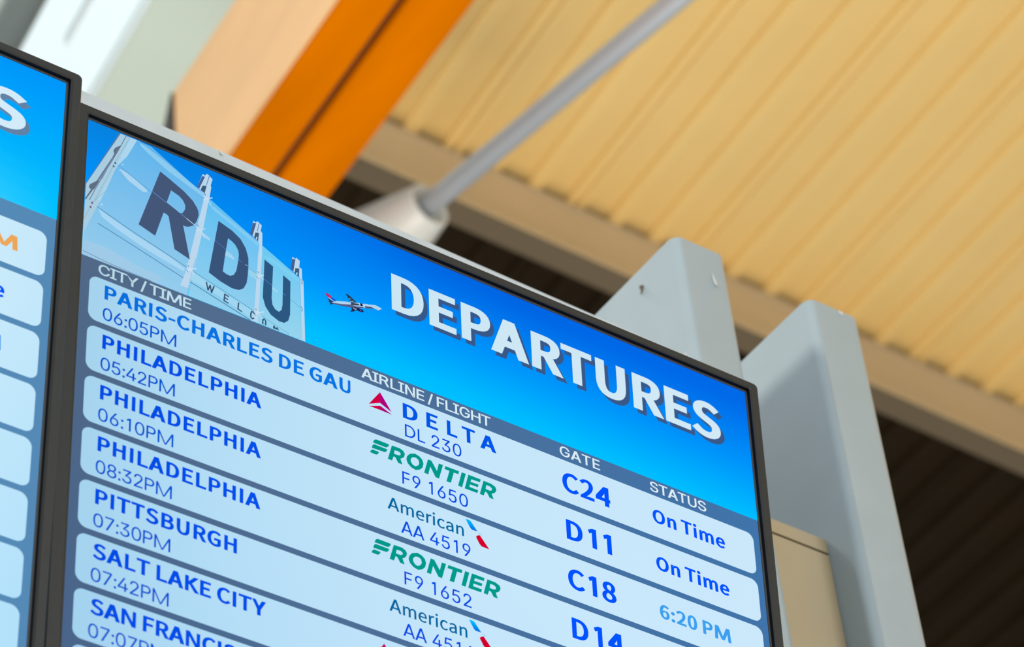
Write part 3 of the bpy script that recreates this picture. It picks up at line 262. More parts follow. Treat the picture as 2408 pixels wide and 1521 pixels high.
FRONTIER_MARK=[([(322.0,11.6),(322.8,8.6),(324.5,6.8),(326.1,6.3),(340.5,6.5),(339.6,9.0),(337.7,11.1),(336.4,11.5)],[]),([(320.4,18.3),(321.1,15.4),(322.4,13.4),(324.0,13.0),(338.3,13.2),(337.6,15.5),(335.9,17.4),(334.3,17.8)],[]),([(318.2,24.3),(319.7,21.2),(321.4,19.9),(328.6,20.1),(327.6,22.8),(325.5,24.5),(323.9,24.6)],[]),([(343.6,6.4),(352.7,6.2),(356.6,7.7),(358.5,10.6),(357.7,13.9),(356.1,16.3),(353.2,18.4),(355.4,24.6),(350.4,24.3),(347.7,19.6),(346.6,18.7),(345.4,18.7),(343.4,24.4),(338.6,24.2)],[[(346.7,10.9),(351.3,10.6),(353.5,11.9),(353.3,14.0),(351.2,15.2),(345.9,15.4)]]),([(364.1,8.2),(370.3,5.6),(375.5,6.9),(378.7,9.7),(379.9,13.9),(378.8,18.7),(375.5,22.7),(370.5,25.0),(365.3,23.7),(361.5,20.5),(360.0,16.4),(360.9,12.4)],[[(367.6,10.9),(370.9,10.1),(374.1,11.5),(375.0,15.2),(373.6,18.4),(370.3,20.7),(367.4,19.9),(365.2,17.1),(365.2,13.7)]]),([(385.3,6.5),(389.3,6.5),(395.5,16.3),(397.9,6.6),(402.9,6.3),(397.7,24.6),(393.6,24.4),(387.8,14.2),(385.2,24.5),(380.3,24.4)],[]),([(405.5,6.6),(421.6,6.5),(420.8,10.4),(415.3,10.6),(411.5,24.3),(406.3,24.4),(410.2,10.5),(404.4,10.6)],[]),([(424.7,6.5),(429.6,6.5),(424.6,24.5),(419.9,24.4)],[]),([(432.5,6.3),(447.2,6.4),(446.2,10.2),(435.9,10.6),(434.9,13.9),(444.4,13.7),(443.4,17.2),(434.1,17.4),(433.3,20.6),(443.7,20.6),(442.5,24.5),(427.6,24.6)],[]),([(450.4,6.6),(459.8,6.8),(464.4,8.7),(465.6,11.7),(464.1,15.3),(462.7,16.8),(459.6,18.7),(461.8,24.6),(457.0,24.5),(454.2,19.8),(452.0,18.9),(450.0,24.5),(445.4,24.3)],[[(453.6,10.5),(458.3,10.8),(460.2,12.4),(459.8,14.6),(457.4,15.8),(452.7,15.6)]])]
AMERICAN_MARK=[([(427.2,2.5),(432.1,2.5),(434.1,3.8),(441.0,12.6),(434.4,12.7),(432.4,11.1)],((0,195,255),(0,105,228))),([(440.9,14.0),(444.4,13.4),(447.5,15.4),(444.4,14.8)],(168,208,238)),([(439.0,19.6),(439.9,17.8),(443.5,15.8),(454.2,28.5),(445.3,28.3),(442.8,26.3)],(218,0,45))]
DELTA_MARK=[([(330.9,5.3),(331.0,18.5),(330.3,18.6),(317.7,24.8)],(225,0,65)),([(330.9,5.3),(344.1,24.3),(331.0,18.5)],(186,0,125)),([(317.7,27.2),(330.9,21.8),(331.4,26.9)],(222,0,70)),([(330.9,21.8),(344.7,27.3),(331.4,26.9)],(180,5,120))]


def sample(cont, n=7):
    pts = []
    for i in range(len(cont)):
        a = cont[i]
        b = cont[(i + 1) % len(cont)]
        p0, h0, h1, p1 = a[0:2], a[4:6], b[2:4], b[0:2]
        dx, dy = p1[0] - p0[0], p1[1] - p0[1]
        L = math.hypot(dx, dy)
        if L < 0.5:
            continue
        dev = max(abs((h[0] - p0[0]) * dy - (h[1] - p0[1]) * dx) / L for h in (h0, h1))
        if dev < 2:
            pts.append(tuple(p0))
            continue
        for j in range(n):
            t = j / n
            u = 1 - t
            pts.append(tuple(u * u * u * p0[m] + 3 * u * u * t * h0[m] + 3 * u * t * t * h1[m] + t * t * t * p1[m]
                             for m in (0, 1)))
    r = []
    for p in pts:
        if not r or math.hypot(p[0] - r[-1][0], p[1] - r[-1][1]) > 1:
            r.append(p)
    if math.hypot(r[0][0] - r[-1][0], r[0][1] - r[-1][1]) < 1:
        r.pop()
    return r


def area2(c):
    return sum(c[i - 1][0] * c[i][1] - c[i][0] * c[i - 1][1] for i in range(len(c))) / 2


def grow(c, dx, dy, sgn):
    n = len(c)
    r = []
    for i in range(n):
        p, q, s = c[i - 1], c[i], c[(i + 1) % n]

        def nn(a, b):
            x, y = b[0] - a[0], b[1] - a[1]
            l = math.hypot(x, y) or 1
            return (y / l * sgn, -x / l * sgn)
        n1, n2 = nn(p, q), nn(q, s)
        k = max(1 + n1[0] * n2[0] + n1[1] * n2[1], 0.45)
        r.append((q[0] + (n1[0] + n2[0]) / k * dx, q[1] + (n1[1] + n2[1]) / k * dy))
    return r


def inside(pt, c):
    x, y = pt
    r = False
    for i in range(len(c)):
        (x0, y0), (x1, y1) = c[i - 1], c[i]
        if (y0 > y) != (y1 > y) and x < (x1 - x0) * (y - y0) / (y1 - y0) + x0:
            r = not r
    return r


def bowl(x0, x1, y0, y1, w, t):
    """Outline of a D-shaped stroke opening to the left."""
    def arc(xa, ya, rx, ry):
        return [(xa + rx * math.sin(math.pi * k / 16), ya + ry * math.cos(math.pi * k / 16)) for k in range(17)]
    ry = (y1 - y0) / 2
    rx = min(ry * 1.05, (x1 - x0) * 0.8)
    o = [(x0, y1)] + arc(x1 - rx, (y0 + y1) / 2, rx, ry) + [(x0, y0)]
    i = [(x0, y0 + t)] + arc(x1 - rx, (y0 + y1) / 2, rx - w, ry - t)[::-1] + [(x0, y1 - t)]
    return o + i


def custom(ch, w, t):
    """Straight-sided capitals and figures drawn as strokes of stem w and bar t."""
    C = 700
    if ch == 'A':
        W = 560 + w * 0.9
        l = w * 1.12
        ap = l * 1.06
        xa = W / 2 - ap / 2
        sl = xa / C
        y0, y1 = 165, 165 + t
        L = [(0, 0), (l, 0), (xa + l, C), (xa, C)]
        Rr = [(W - x, y) for x, y in L]
        bar = [(sl * y0 + l * 0.5, y0), (W - sl * y0 - l * 0.5, y0), (W - sl * y1 - l * 0.5, y1), (sl * y1 + l * 0.5, y1)]
        return W + 10, [L, Rr, bar], 5
    if ch == 'M':
        W = 760 + w * 0.75
        s = 42 if w > 110 else 0
        d = w * (1.18 if w > 110 else 1.0)
        xc = W / 2
        yb = 40 if w > 110 else 0
        L = [(0, 0), (w, 0), (w + s, C), (s, C)]
        D = [(s, C), (s + d, C), (xc + d * 0.42, yb), (xc - d * 0.42, yb)]
        return W + 130, [L, D, [(W - x, y) for x, y in L], [(W - x, y) for x, y in D]], 70
    if ch == '1':
        x = 265 if w < 110 else 200
        return (545 if w < 110 else 450), [[(x, 0), (x + w, 0), (x + w, C), (x, C)],
                     [(x + w * 0.6, C), (x + w * 0.1, C), (x - 135, C - 85), (x - 135 + t * 0.35, C - 85 - t * 1.0), (x + 5, C - t - 30)]], 0
    if ch == '4':
        x = 350
        return 590, [[(x, 0), (x + w, 0), (x + w, C), (x, C)], [(20, 165), (560, 165), (560, 165 + t), (20, 165 + t)],
                     [(20, 165 + t * 0.2), (20 + w * 0.1, 165 + t * 1.2), (x - w * 0.15, C), (x + w * 0.5, C), (x + w * 0.5, C - 120),
                      (w + 40, 165 + t * 0.5)]], 0
    if ch == 'K':
        return 610 + w * 0.3, [[(0, 0), (w, 0), (w, C), (0, C)], [(w * 0.7, 290), (w * 0.7, 400), (400, C), (400 + w * 1.25, C), (w + 90, 330)],
                               [(w + 20, 330), (w + 95, 455), (455 + w * 1.15, 0), (455 - w * 0.15, 0)]], 75
    if ch == 'N':
        W = 560 + w * 0.4
        return W + 150, [[(0, 0), (w * 0.92, 0), (w * 0.92, C), (0, C)], [(W - w * 0.92, 0), (W, 0), (W, C), (W - w * 0.92, C)],
                         [(0, C), (w * 1.05, C), (W, 0), (W - w * 1.05, 0)]], 75
    if ch == 'Y':
        W = 540 + w * 0.6
        c = W / 2
        return W + 4, [[(c - w / 2, 0), (c + w / 2, 0), (c + w / 2, 300), (c - w / 2, 300)],
                       [(0, C), (w * 1.1, C), (c + w * 0.5, 290), (c - w * 0.5, 270)],
                       [(W, C), (W - w * 1.1, C), (c - w * 0.5, 290), (c + w * 0.5, 270)]], 2
    if ch == 'P':
        return 590 + w * 0.5, [[(0, 0), (w, 0), (w, C), (0, C)], bowl(w * 0.8, 455 + w * 0.4, 285, C, w, t)], 75
    if ch == 'R':
        return 650 + w * 0.5, [[(0, 0), (w, 0), (w, C), (0, C)], bowl(w * 0.8, 490 + w * 0.3, 315, C, w, t),
                               [(270, 330), (270 + w * 1.1, 330), (520 + w * 0.6, 0), (520 - w * 0.6, 0)]], 75
    if ch == 'D':
        return 670 + w * 0.6, [[(0, 0), (w, 0), (w, C), (0, C)], bowl(w * 0.8, 560 + w * 0.4, 0, C, w, t)], 75
    return None


STYLES = {  # outlines, spread x, spread y, stem, bar, hand drawn letters, letter width factor
    'heavy': (BOLD_OUTLINES, 46, 27, 184, 134, 'AM14', 0.985),
    'bold': (BOLD_OUTLINES, 37, 23, 164, 124, 'AM14KNY', 1.0),
    'medium': (BOLD_OUTLINES, 13, 8, 112, 90, 'AM14', 1.0),
    'light': (THIN_OUTLINES, 4, 2, 96, 84, 'AM1PRD', 0.97),
    'header': (THIN_OUTLINES, 16, 9, 128, 100, 'AM1PRD', 1.12),
}


def glyph(ch, style):
    """(advance, list of (outer, holes)) in cap-height-700 units."""
    tab, dx, dy, w, t, hand, _ = STYLES[style]
    if ch == ' ':
        return 250 if tab is THIN_OUTLINES else 200, []
    if ch in hand:
        adv, polys, lsb = custom(ch, w, t)
        return adv, [([(x + lsb, y) for x, y in p], []) for p in polys]
    adv, cs = tab[ch]
    cs = [sample(c) for c in cs]
    big = max(cs, key=lambda c: abs(area2(c)))
    sg = 1 if area2(big) > 0 else -1
    outs, holes = [], []
    for c in cs:
        o = [(x + dx, (y + dy) * 700 / (700 + 2 * dy)) for x, y in grow(c, dx, dy, sg)]
        (outs if area2(c) * sg > 0 else holes).append(o)
    res = [(o, []) for o in outs]
    for h in holes:
        cand = [r for r in res if inside(h[0], r[0])]
        if cand:
            min(cand, key=lambda r: abs(area2(r[0])))[1].append(h)
    return adv + 2 * dx * 0.9, res


def lettering(text, style, u0, u1, base, cap):
    """Letter polygons in panel millimetres; the ink runs from u0 to u1 and stands on v = base."""
    sy = cap / 700.0
    rho = STYLES[style][6]

    def lay(tr):
        x, polys = 0, []
        for ch in text:
            adv, g = glyph(ch, style)
            for o, hs in g:
                polys.append(([(px + x, py) for px, py in o], [[(px + x, py) for px, py in h] for h in hs]))
            x += adv + tr
        return polys, min(p[0] for o, h in polys for p in o), max(p[0] for o, h in polys for p in o)

    polys, lo, hi = lay(0)
    if len(text) > 1:   # letter spacing takes up the slack so the letters keep their proportions
        tr = ((u1 - u0) / (sy * rho) - (hi - lo)) / (len(text) - 1)
        polys, lo, hi = lay(max(-75, min(90, tr)))
    sx = (u1 - u0) / (hi - lo)
    f = lambda p: (u0 + (p[0] - lo) * sx, base - p[1] * sy)
    return [([f(p) for p in o], [[f(p) for p in h] for h in hs]) for o, hs in polys]


def stroke(pts, w):
    """Thin line along pts (mm) as small quads."""
    r = []
    for a, b in zip(pts, pts[1:]):
        d = Vector((b[0] - a[0], b[1] - a[1]))
        if d.length < 1e-6:
            continue
        d.normalize()
        n = Vector((-d.y, d.x)) * w / 2
        e = d * w * 0.3
        r.append([(a[0] - e.x + n.x, a[1] - e.y + n.y), (b[0] + e.x + n.x, b[1] + e.y + n.y),
                  (b[0] + e.x - n.x, b[1] + e.y - n.y), (a[0] - e.x - n.x, a[1] - e.y - n.y)])
    return r


def flat(name, items, parent, mat, lift):
    """One flat mesh on the panel. items: (outer, holes, colour) in mm; colour is one RGB or (top, bottom).
    lift: millimetres in front of the panel; later items sit a hair further forward."""
    verts, faces, cols = [], [], []
    step = 0.012
    for k, (outer, holes, c) in enumerate(items):
        loops = [outer] + list(holes)
        base = len(verts)
        flatpts = [p for l in loops for p in l]
        grad = isinstance(c[0], (tuple, list))
        vmin = min(p[1] for p in outer)
        vmax = max(p[1] for p in outer)
        y = -(lift + step * k) / 1000
        for p in flatpts:
            verts.append((p[0] / 1000, y, -p[1] / 1000))
            if grad:
                t = (p[1] - vmin) / max(1e-6, vmax - vmin)
                a, b = lin(c[0]), lin(c[1])
                cols.append(tuple(a[i] * (1 - t) + b[i] * t for i in range(3)) + (1,))
            else:
                cols.append(lin(c) + (1,))
        if len(flatpts) == 4 and not holes:
            faces.append(tuple(base + i for i in range(4)))
        else:
            for tri in tessellate_polygon([[Vector((p[0], p[1], 0)) for p in l] for l in loops]):
                faces.append(tuple(base + i for i in tri))
    me = bpy.data.meshes.new(name)
    me.from_pydata(verts, [], faces)
    at = me.color_attributes.new('Col', 'FLOAT_COLOR', 'POINT')
    for i, c in enumerate(cols):
        at.data[i].color = c
    return link(name, me, parent, mat)


def rounded(u0, v0, u1, v1, r, k=5):
    pts = []
    for cx, cy, a0 in ((u1 - r, v0 + r, -90), (u1 - r, v1 - r, 0), (u0 + r, v1 - r, 90), (u0 + r, v0 + r, 180)):
        for j in range(k + 1):
            a = math.radians(a0 + 90 * j / k)
            pts.append((cx + r * math.cos(a), cy + r * math.sin(a)))
    return pts


# ---------------------------------------------------------------- materials
M_bezel = material('bezel_plastic', (0.023, 0.0225, 0.019), 0.42, noise=0.08, scale=60, spec=0.25)
M_black = material('black_plastic', (0.004, 0.004, 0.004), 0.6, spec=0.2)
M_lip = material('dark_lip', (0.05, 0.045, 0.042), 0.5)
M_case = material('case_metal', (0.03, 0.03, 0.03), 0.5)
M_steel = material('grey_painted_steel', (0.325, 0.395, 0.42), 0.33, noise=0.03, scale=14, bump=0.008)
M_rail = material('pale_painted_steel', (0.52, 0.56, 0.56), 0.5, noise=0.05, scale=20)
M_chip = material('bare_primer', (0.60, 0.61, 0.57), 0.6)
M_spot = material('dark_spot', (0.07, 0.05, 0.03), 0.8)
M_panel = material('beige_panel', (0.40, 0.31, 0.185), 0.35, noise=0.06, scale=6)
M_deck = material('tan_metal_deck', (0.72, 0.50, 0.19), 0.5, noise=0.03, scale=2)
M_deck_shade = material('deck_shade_tone', (0.016, 0.0095, 0.0035), 0.8, noise=0.2, scale=2, spec=0.1)  # shade on the roof beyond the beam, put into the deck colour
M_beam = material('tan_beam_paint', (0.47, 0.36, 0.215), 0.55, noise=0.04, scale=3)
M_under = material('flange_shade_tone', (0.105, 0.075, 0.04), 0.6)  # dark tone painted in for the shaded underside of the flange
M_soffit = material('pale_soffit', (0.56, 0.64, 0.575), 0.7, noise=0.03, scale=1.2)
M_orange = material('orange_stained_timber', (0.50, 0.125, 0.0), 0.7, noise=0.13, scale=2.2, stretch=(3, 0.5, 3), spec=0.0)
_nt = M_orange.node_tree   # a few dark knots
_vo = _nt.nodes.new('ShaderNodeTexVoronoi')
_vo.inputs['Scale'].default_value = 3.1
_tc = _nt.nodes.new('ShaderNodeTexCoord')
_nt.links.new(_tc.outputs['Object'], _vo.inputs['Vector'])
_kr = _nt.nodes.new('ShaderNodeMapRange')
for _k, _v in (('From Min', 0.03), ('From Max', 0.10), ('To Min', 0.45), ('To Max', 1.0)):
    _kr.inputs[_k].default_value = _v
_nt.links.new(_vo.outputs['Distance'], _kr.inputs['Value'])
_mx = _nt.nodes.new('ShaderNodeVectorMath')
_mx.operation = 'SCALE'
_bs = _nt.nodes['Principled BSDF'].inputs['Base Color']
_nt.links.new(_bs.links[0].from_socket, _mx.inputs[0])
_nt.links.new(_kr.outputs['Result'], _mx.inputs['Scale'])
_nt.links.new(_mx.outputs['Vector'], _bs)
M_lit_side = material('lit_timber_tone', (0.62, 0.385, 0.19), 0.55, noise=0.08, scale=2.5, stretch=(3, 0.4, 3))  # window light on the beam's side, put into a paler wood colour
M_dark = material('dark_steel_plate', (0.035, 0.03, 0.03), 0.6)
M_groove = material('groove_shade_tone', (0.035, 0.008, 0.001), 0.9)  # shade inside the gap between the planks, painted as a dark tone
M_rod = material('satin_steel', (0.68, 0.73, 0.80), 0.38, metal=0.6)
M_sock = material('white_painted_casting', (0.50, 0.50, 0.475), 0.4)
M_frame = material('white_window_frame', (0.72, 0.80, 0.82), 0.5)
M_pipe = material('grey_pipe', (0.25, 0.29, 0.29), 0.35, metal=0.6)
M_floor = material('terrazzo_floor', (0.58, 0.56, 0.53), 0.5, noise=0.1, scale=3)

M_glass = bpy.data.materials.new('window_glass')
M_glass.use_nodes = True
nt = M_glass.node_tree
nt.nodes.clear()
_o = nt.nodes.new('ShaderNodeOutputMaterial')
_t = nt.nodes.new('ShaderNodeBsdfTransparent')
_t.inputs[0].default_value = (0.96, 0.99, 0.98, 1)
_g = nt.nodes.new('ShaderNodeBsdfGlossy')
_g.inputs['Roughness'].default_value = 0.05
_m = nt.nodes.new('ShaderNodeMixShader')
_m.inputs[0].default_value = 0.06
nt.links.new(_t.outputs[0], _m.inputs[1])
nt.links.new(_g.outputs[0], _m.inputs[2])
nt.links.new(_m.outputs[0], _o.inputs['Surface'])

# ---------------------------------------------------------------- hall: floor and roof
bm = bmesh.new()
box(bm, -18, 26, -16, 24, -0.2, 0)
tag(from_bm('floor', bm, None, M_floor), 'pale terrazzo hall floor under the steel posts', 'floor', kind='structure')

P0 = Vector((6.1081, 6.2963, 9.8169))           # where the deck meets the beam
BV = Vector((1, 0, -0.02)).normalized()          # along the beam
DV = Vector((0.191, 0.963, 0.188)).normalized()  # along the ribs, rising away
NV = BV.cross(DV).normalized()                   # up through the roof


def roof(b, v, h=0.0):
    return P0 + BV * b + DV * v + NV * h


def deck_profile(k0, k1):
    """(b, h) across the ribs: narrow low flanges, wide raised pans, a lap groove on every third rib."""
    pr = []
    for k in range(k0, k1 + 1):
        c = -0.04 + 0.1675 * k
        if k % 3 == 0:
            pr += [(c - 0.036, 0.027), (c - 0.029, 0.0), (c - 0.010, 0.0), (c - 0.006, 0.012), (c + 0.006, 0.012), (c + 0.010, 0.0),
                   (c + 0.029, 0.0), (c + 0.036, 0.027)]
        else:
            pr += [(c - 0.029, 0.027), (c - 0.021, 0.0), (c + 0.021, 0.0), (c + 0.029, 0.027)]
    return pr


def deck(name, k0, k1, v0, v1, mat):
    bm = bmesh.new()
    pr = deck_profile(k0, k1)
    lo = [[bm.verts.new(roof(b, v, h)) for b, h in pr] for v in (v0, v1)]
    up = [[bm.verts.new(roof(b, v, h + 0.004)) for b, h in pr] for v in (v0, v1)]
    n = len(pr)
    for i in range(n - 1):
        bm.faces.new((lo[0][i], lo[0][i + 1], lo[1][i + 1], lo[1][i]))
        bm.faces.new((up[0][i], up[1][i], up[1][i + 1], up[0][i + 1]))
        for e in (0, 1):
            bm.faces.new((lo[e][i], up[e][i], up[e][i + 1], lo[e][i + 1]))
    for i in (0, n - 1):
        bm.faces.new((lo[0][i], lo[1][i], up[1][i], up[0][i]))
    return from_bm(name, bm, None, mat)


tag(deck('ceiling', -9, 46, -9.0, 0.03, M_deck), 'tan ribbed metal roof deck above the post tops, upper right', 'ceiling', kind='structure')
tag(deck('ceiling.001', -9, 46, 0.032, 9.0, M_deck_shade), 'ribbed deck beyond the tan steel beam, its shade put in as dark brown', 'ceiling', kind='structure')

bm = bmesh.new()
pts = [(-2.215, -4.0), (-1.6, -4.0), (-1.6, 6.0), (-2.24, 6.0)]
prism(bm, [roof(b, v, 0.0) for b, v in pts], NV * 0.08)
tag(from_bm('ceiling.002', bm, None, M_soffit), 'pale green smooth soffit between bright skylight and timber beam', 'ceiling', kind='structure')

bm = bmesh.new()
prism(bm, [roof(b, v, 0.0) for b, v in ((-3.25, -4.0), (-2.76, -4.0), (-2.76, 6.0), (-3.25, 6.0))], NV * 0.08)
tag(from_bm('ceiling.003', bm, None, M_soffit), 'pale soffit strip on the far side of the skylight', 'ceiling', kind='structure')

# skylight: frame, mullion, panes
win = tag(empty('window_1', roof(-2.42, 0, 0)), 'bright roof skylight beside the pale soffit, upper left', 'window', kind='structure')
win_inv = Matrix.Translation(-win.location)


def roof_bar(bm, b0, b1, v0, v1, h0, h1, skew=0.0):
    off = win.location
    base = [roof(b0, v0, h0) - off, roof(b1, v0, h0) - off, roof(b1 + skew, v1, h0) - off, roof(b0 + skew, v1, h0) - off]
    prism(bm, base, NV * (h1 - h0))


bm = bmesh.new()
roof_bar(bm, -2.75, -2.62, -4, 6, 0.0, 0.09)
roof_bar(bm, -2.228, -2.2205, -4, 6, 0.0, 0.06)
roof_bar(bm, -2.62, -2.22, -4.1, -4.0, 0, 0.09)
roof_bar(bm, -2.62, -2.22, 6.0, 6.1, 0, 0.09)
from_bm('frame', bm, win, M_frame)
bm = bmesh.new()
roof_bar(bm, -2.368, -2.356, -4, 0.36, 0.05, 0.09, -0.02)
from_bm('mullion', bm, win, M_frame)
bm = bmesh.new()
roof_bar(bm, -2.62, -2.22, -4, 6, 0.092, 0.1)
from_bm('pane', bm, win, M_glass)

# pipe running under the skylight
bm = bmesh.new()
lathe(bm, Vector((3.376, 6.141, 9.481)) - DV * 5, DV, [(0, 0.058), (9.5, 0.058)], 48)
tag(from_bm('steel_pipe', bm, None, M_pipe, True), 'thick grey pipe running under the skylight, top left corner', 'pipe')

# ---------------------------------------------------------------- steel beam under the deck
beam = tag(empty('steel_beam', P0 + BV * 0.0), 'tan painted steel beam carrying the ribbed deck', 'beam')
B0, B1 = -1.55, 7.0
Z = Vector((0, 0, 1))
YD = Vector((0, 1, 0))


def bar_along(bm, y0, y1, z0, z1):
    base = [BV * B0 + YD * y0 + Z * z0, BV * B0 + YD * y1 + Z * z0, BV * B0 + YD * y1 + Z * z1, BV * B0 + YD * y0 + Z * z1]
    prism(bm, base, BV * (B1 - B0))


bm = bmesh.new()
bar_along(bm, 0.0, 0.010, -0.275, -0.012)
from_bm('web', bm, beam, M_beam)
bm = bmesh.new()
bar_along(bm, -0.050, 0.050, -0.286, -0.276)
from_bm('bottom_flange', bm, beam, M_beam)
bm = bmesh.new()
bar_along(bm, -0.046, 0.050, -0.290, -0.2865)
from_bm('flange_shade_plate', bm, beam, M_under)['label'] = 'plate carrying the shade colour of the flange underside'
bm = bmesh.new()
bar_along(bm, -0.008, 0.050, -0.012, -0.003)
from_bm('top_flange', bm, beam, M_beam)

# ---------------------------------------------------------------- timber beam
A0 = Vector((3.5312, 5.0498, 8.2178))
DW = Vector((0.1256, 0.987, 0.0997)).normalized()
tim = tag(empty('timber_beam', A0), 'orange double timber beam with side face coloured as lit behind left display', 'beam')


def timber(bm, x0, x1, z0, z1, t0=-6.0, t1=0.66):
    base = [Vector((x0, 0, z0)), Vector((x1, 0, z0)), Vector((x1, 0, z1)), Vector((x0, 0, z1))]
    prism(bm, [p + DW * t0 for p in base], DW * (t1 - t0))


for x0, x1 in ((0.006, 0.143), (0.166, 0.3205)):
    bm = bmesh.new()
    timber(bm, x0, x1, 0, 0.51)
    bmesh.ops.bevel(bm, geom=bm.edges[:], offset=0.004, segments=2, affect='EDGES')
    from_bm('plank', bm, tim, M_orange)
bm = bmesh.new()
timber(bm, -0.004, 0.0055, 0.0, 0.5165)
from_bm('lit_side_board', bm, tim, M_lit_side)['label'] = 'board carrying the lit tone of the timber side'
bm = bmesh.new()
timber(bm, 0.1435, 0.1655, 0.03, 0.49)
from_bm('groove_shade_plate', bm, tim, M_groove)['label'] = 'filler plate coloured as the shade in the groove'
bm = bmesh.new()
prism(bm, [Vector((-0.012, 0, 0.515)) + DW * 0.665, Vector((-0.012, 0, 0.36)) + DW * 0.665, Vector((-0.012, 0, 0.36)) + DW * 0.76],
      Vector((0.04, 0, 0)))
from_bm('end_bracket', bm, tim, M_dark)

# ---------------------------------------------------------------- tie rod with conical socket
R0 = Vector((4.3055, 5.4801, 8.5019))
RD = (Vector((4.4403, 4.4975, 8.4911)) - R0).normalized()
rod = tag(empty('tie_rod', R0), 'slim round steel tie rod rising in front of the deck', 'rod')
bm = bmesh.new()
lathe(bm, RD * -0.08, RD, [(0, 0.031), (3.6, 0.031)], 40)
from_bm('rod', bm, rod, M_rod, True)
bm = bmesh.new()
lathe(bm, RD * 0.0, -RD, [(0.03, 0.045), (0.0, 0.058), (-0.004, 0.064), (0.0, 0.071), (0.012, 0.074), (0.40, 0.17), (0.402, 0.10)], 48)
from_bm('socket', bm, rod, M_sock, True)['label'] = 'white conical end socket'

# ---------------------------------------------------------------- posts, rail, panel
POST = 'grey posts behind the displays'


def post(name, x0, x1, top, label):
    o = empty(name, (x0, 2.24, 0))
    w = x1 - x0
    dep = 0.24
    r = 0.014
    bm = bmesh.new()
    outl = rounded(0, 0, w, dep, r, 8)
    inn = rounded(0.006, 0.006, w - 0.006, dep - 0.006, r - 0.006, 8)
    lo = [bm.verts.new((x, y, 0)) for x, y in outl]
    hi = [bm.verts.new((x, y, top)) for x, y in outl]
    ih = [bm.verts.new((x, y, top)) for x, y in inn]
    il = [bm.verts.new((x, y, top - 0.3)) for x, y in inn]
    n = len(lo)
    for i in range(n):
        j = (i + 1) % n
        bm.faces.new((lo[i], lo[j], hi[j], hi[i])).smooth = True
        bm.faces.new((hi[i], hi[j], ih[j], ih[i]))
        bm.faces.new((ih[i], ih[j], il[j], il[i]))
    bm.faces.new(lo[::-1])
    bm.faces.new(il)
    from_bm('tube', bm, o, M_steel)
    bm = bmesh.new()
    box(bm, 0, w, -0.06, dep + 0.06, 0, 0.012)
    from_bm('base_plate', bm, o, M_steel)
    return tag(o, label, 'post', POST)


def blob(bm, c, u, v, n, pts, t):
    """Small raised flake: polygon pts in the (u, v) plane at c, thickness t along n."""
    prism(bm, [c + u * a + v * b for a, b in pts], n * t)


p1 = post('steel_post', 2.1355, 2.2172, 4.557, 'grey steel post directly behind the displays, with chipped paint near its top')
X, Y = Vector((1, 0, 0)), Vector((0, 1, 0))
bm = bmesh.new()
blob(bm, Vector((0.0525, 0.0005, 4.503)), X, Z, -Y, [(-0.002, 0.003), (0.0, -0.007), (0.005, -0.007), (0.003, -0.002), (-0.001, 0.012)], 0.002)
from_bm('paint_chip', bm, p1, M_chip)['label'] = 'white paint chip'
bm = bmesh.new()
blob(bm, Vector((0.0005, 0.075, 4.526)), Y, Z, -X, [(0.0, 0.006), (-0.006, 0.002), (-0.004, -0.004), (0.001, -0.008), (-0.001, -0.002), (0.002, 0.003)], 0.0015)
from_bm('spot', bm, p1, M_spot)['label'] = 'dark spot'
p2 = post('steel_post', 2.346, 2.4315, 4.549, 'grey steel post standing free to the right of the displays')
bm = bmesh.new()
blob(bm, Vector((0.052, 0.001, 4.546)), X, Z, -Y, [(-0.004, 0.002), (0.0, 0.003), (0.005, 0.001), (0.003, -0.003), (-0.002, -0.002)], 0.0015)
from_bm('paint_chip', bm, p2, M_chip)

rail = tag(empty('mounting_rail', (1.2, 2.24, 4.2)), 'pale grey steel rail above the displays, ending at first post', 'rail')
bm = bmesh.new()
prism(bm, [Vector((-1.1, 0, -0.02)), Vector((0.935, 0, -0.06)), Vector((0.935, 0, 0.1521)), Vector((-1.1, 0, 0.2005))], Vector((0, 0.06, 0)))
bmesh.ops.bevel(bm, geom=bm.edges[:], offset=0.004, segments=2, affect='EDGES')
from_bm('tube', bm, rail, M_rail)
bm = bmesh.new()
blob(bm, Vector((0.277, -0.0005, 0.160)), X, Z, -Y, [(-0.002, 0.004), (-0.002, -0.001), (0.0, -0.003), (0.002, -0.001), (0.0015, 0.004), (0.0005, 0.0)], 0.001)
from_bm('paint_chip', bm, rail, M_chip)
bm = bmesh.new()
blob(bm, Vector((0.918, -0.0005, 0.150)), X, Z, -Y, [(-0.004, 0.001), (0.0, -0.004), (0.004, -0.003), (0.003, 0.002), (0.001, -0.001)], 0.001)
from_bm('paint_chip', bm, rail, M_chip)
for x in (-0.62, -0.22, 0.22, 0.60):
    bm = bmesh.new()
    prism(bm, [Vector((x - 0.02, y, z)) for y, z in ((-0.14, -0.6), (0.0, -0.6), (0.0, 0.0), (-0.03, 0.0), (-0.03, -0.3), (-0.14, -0.4))],
          Vector((0.04, 0, 0)))
    from_bm('mounting_arm', bm, rail, M_steel)

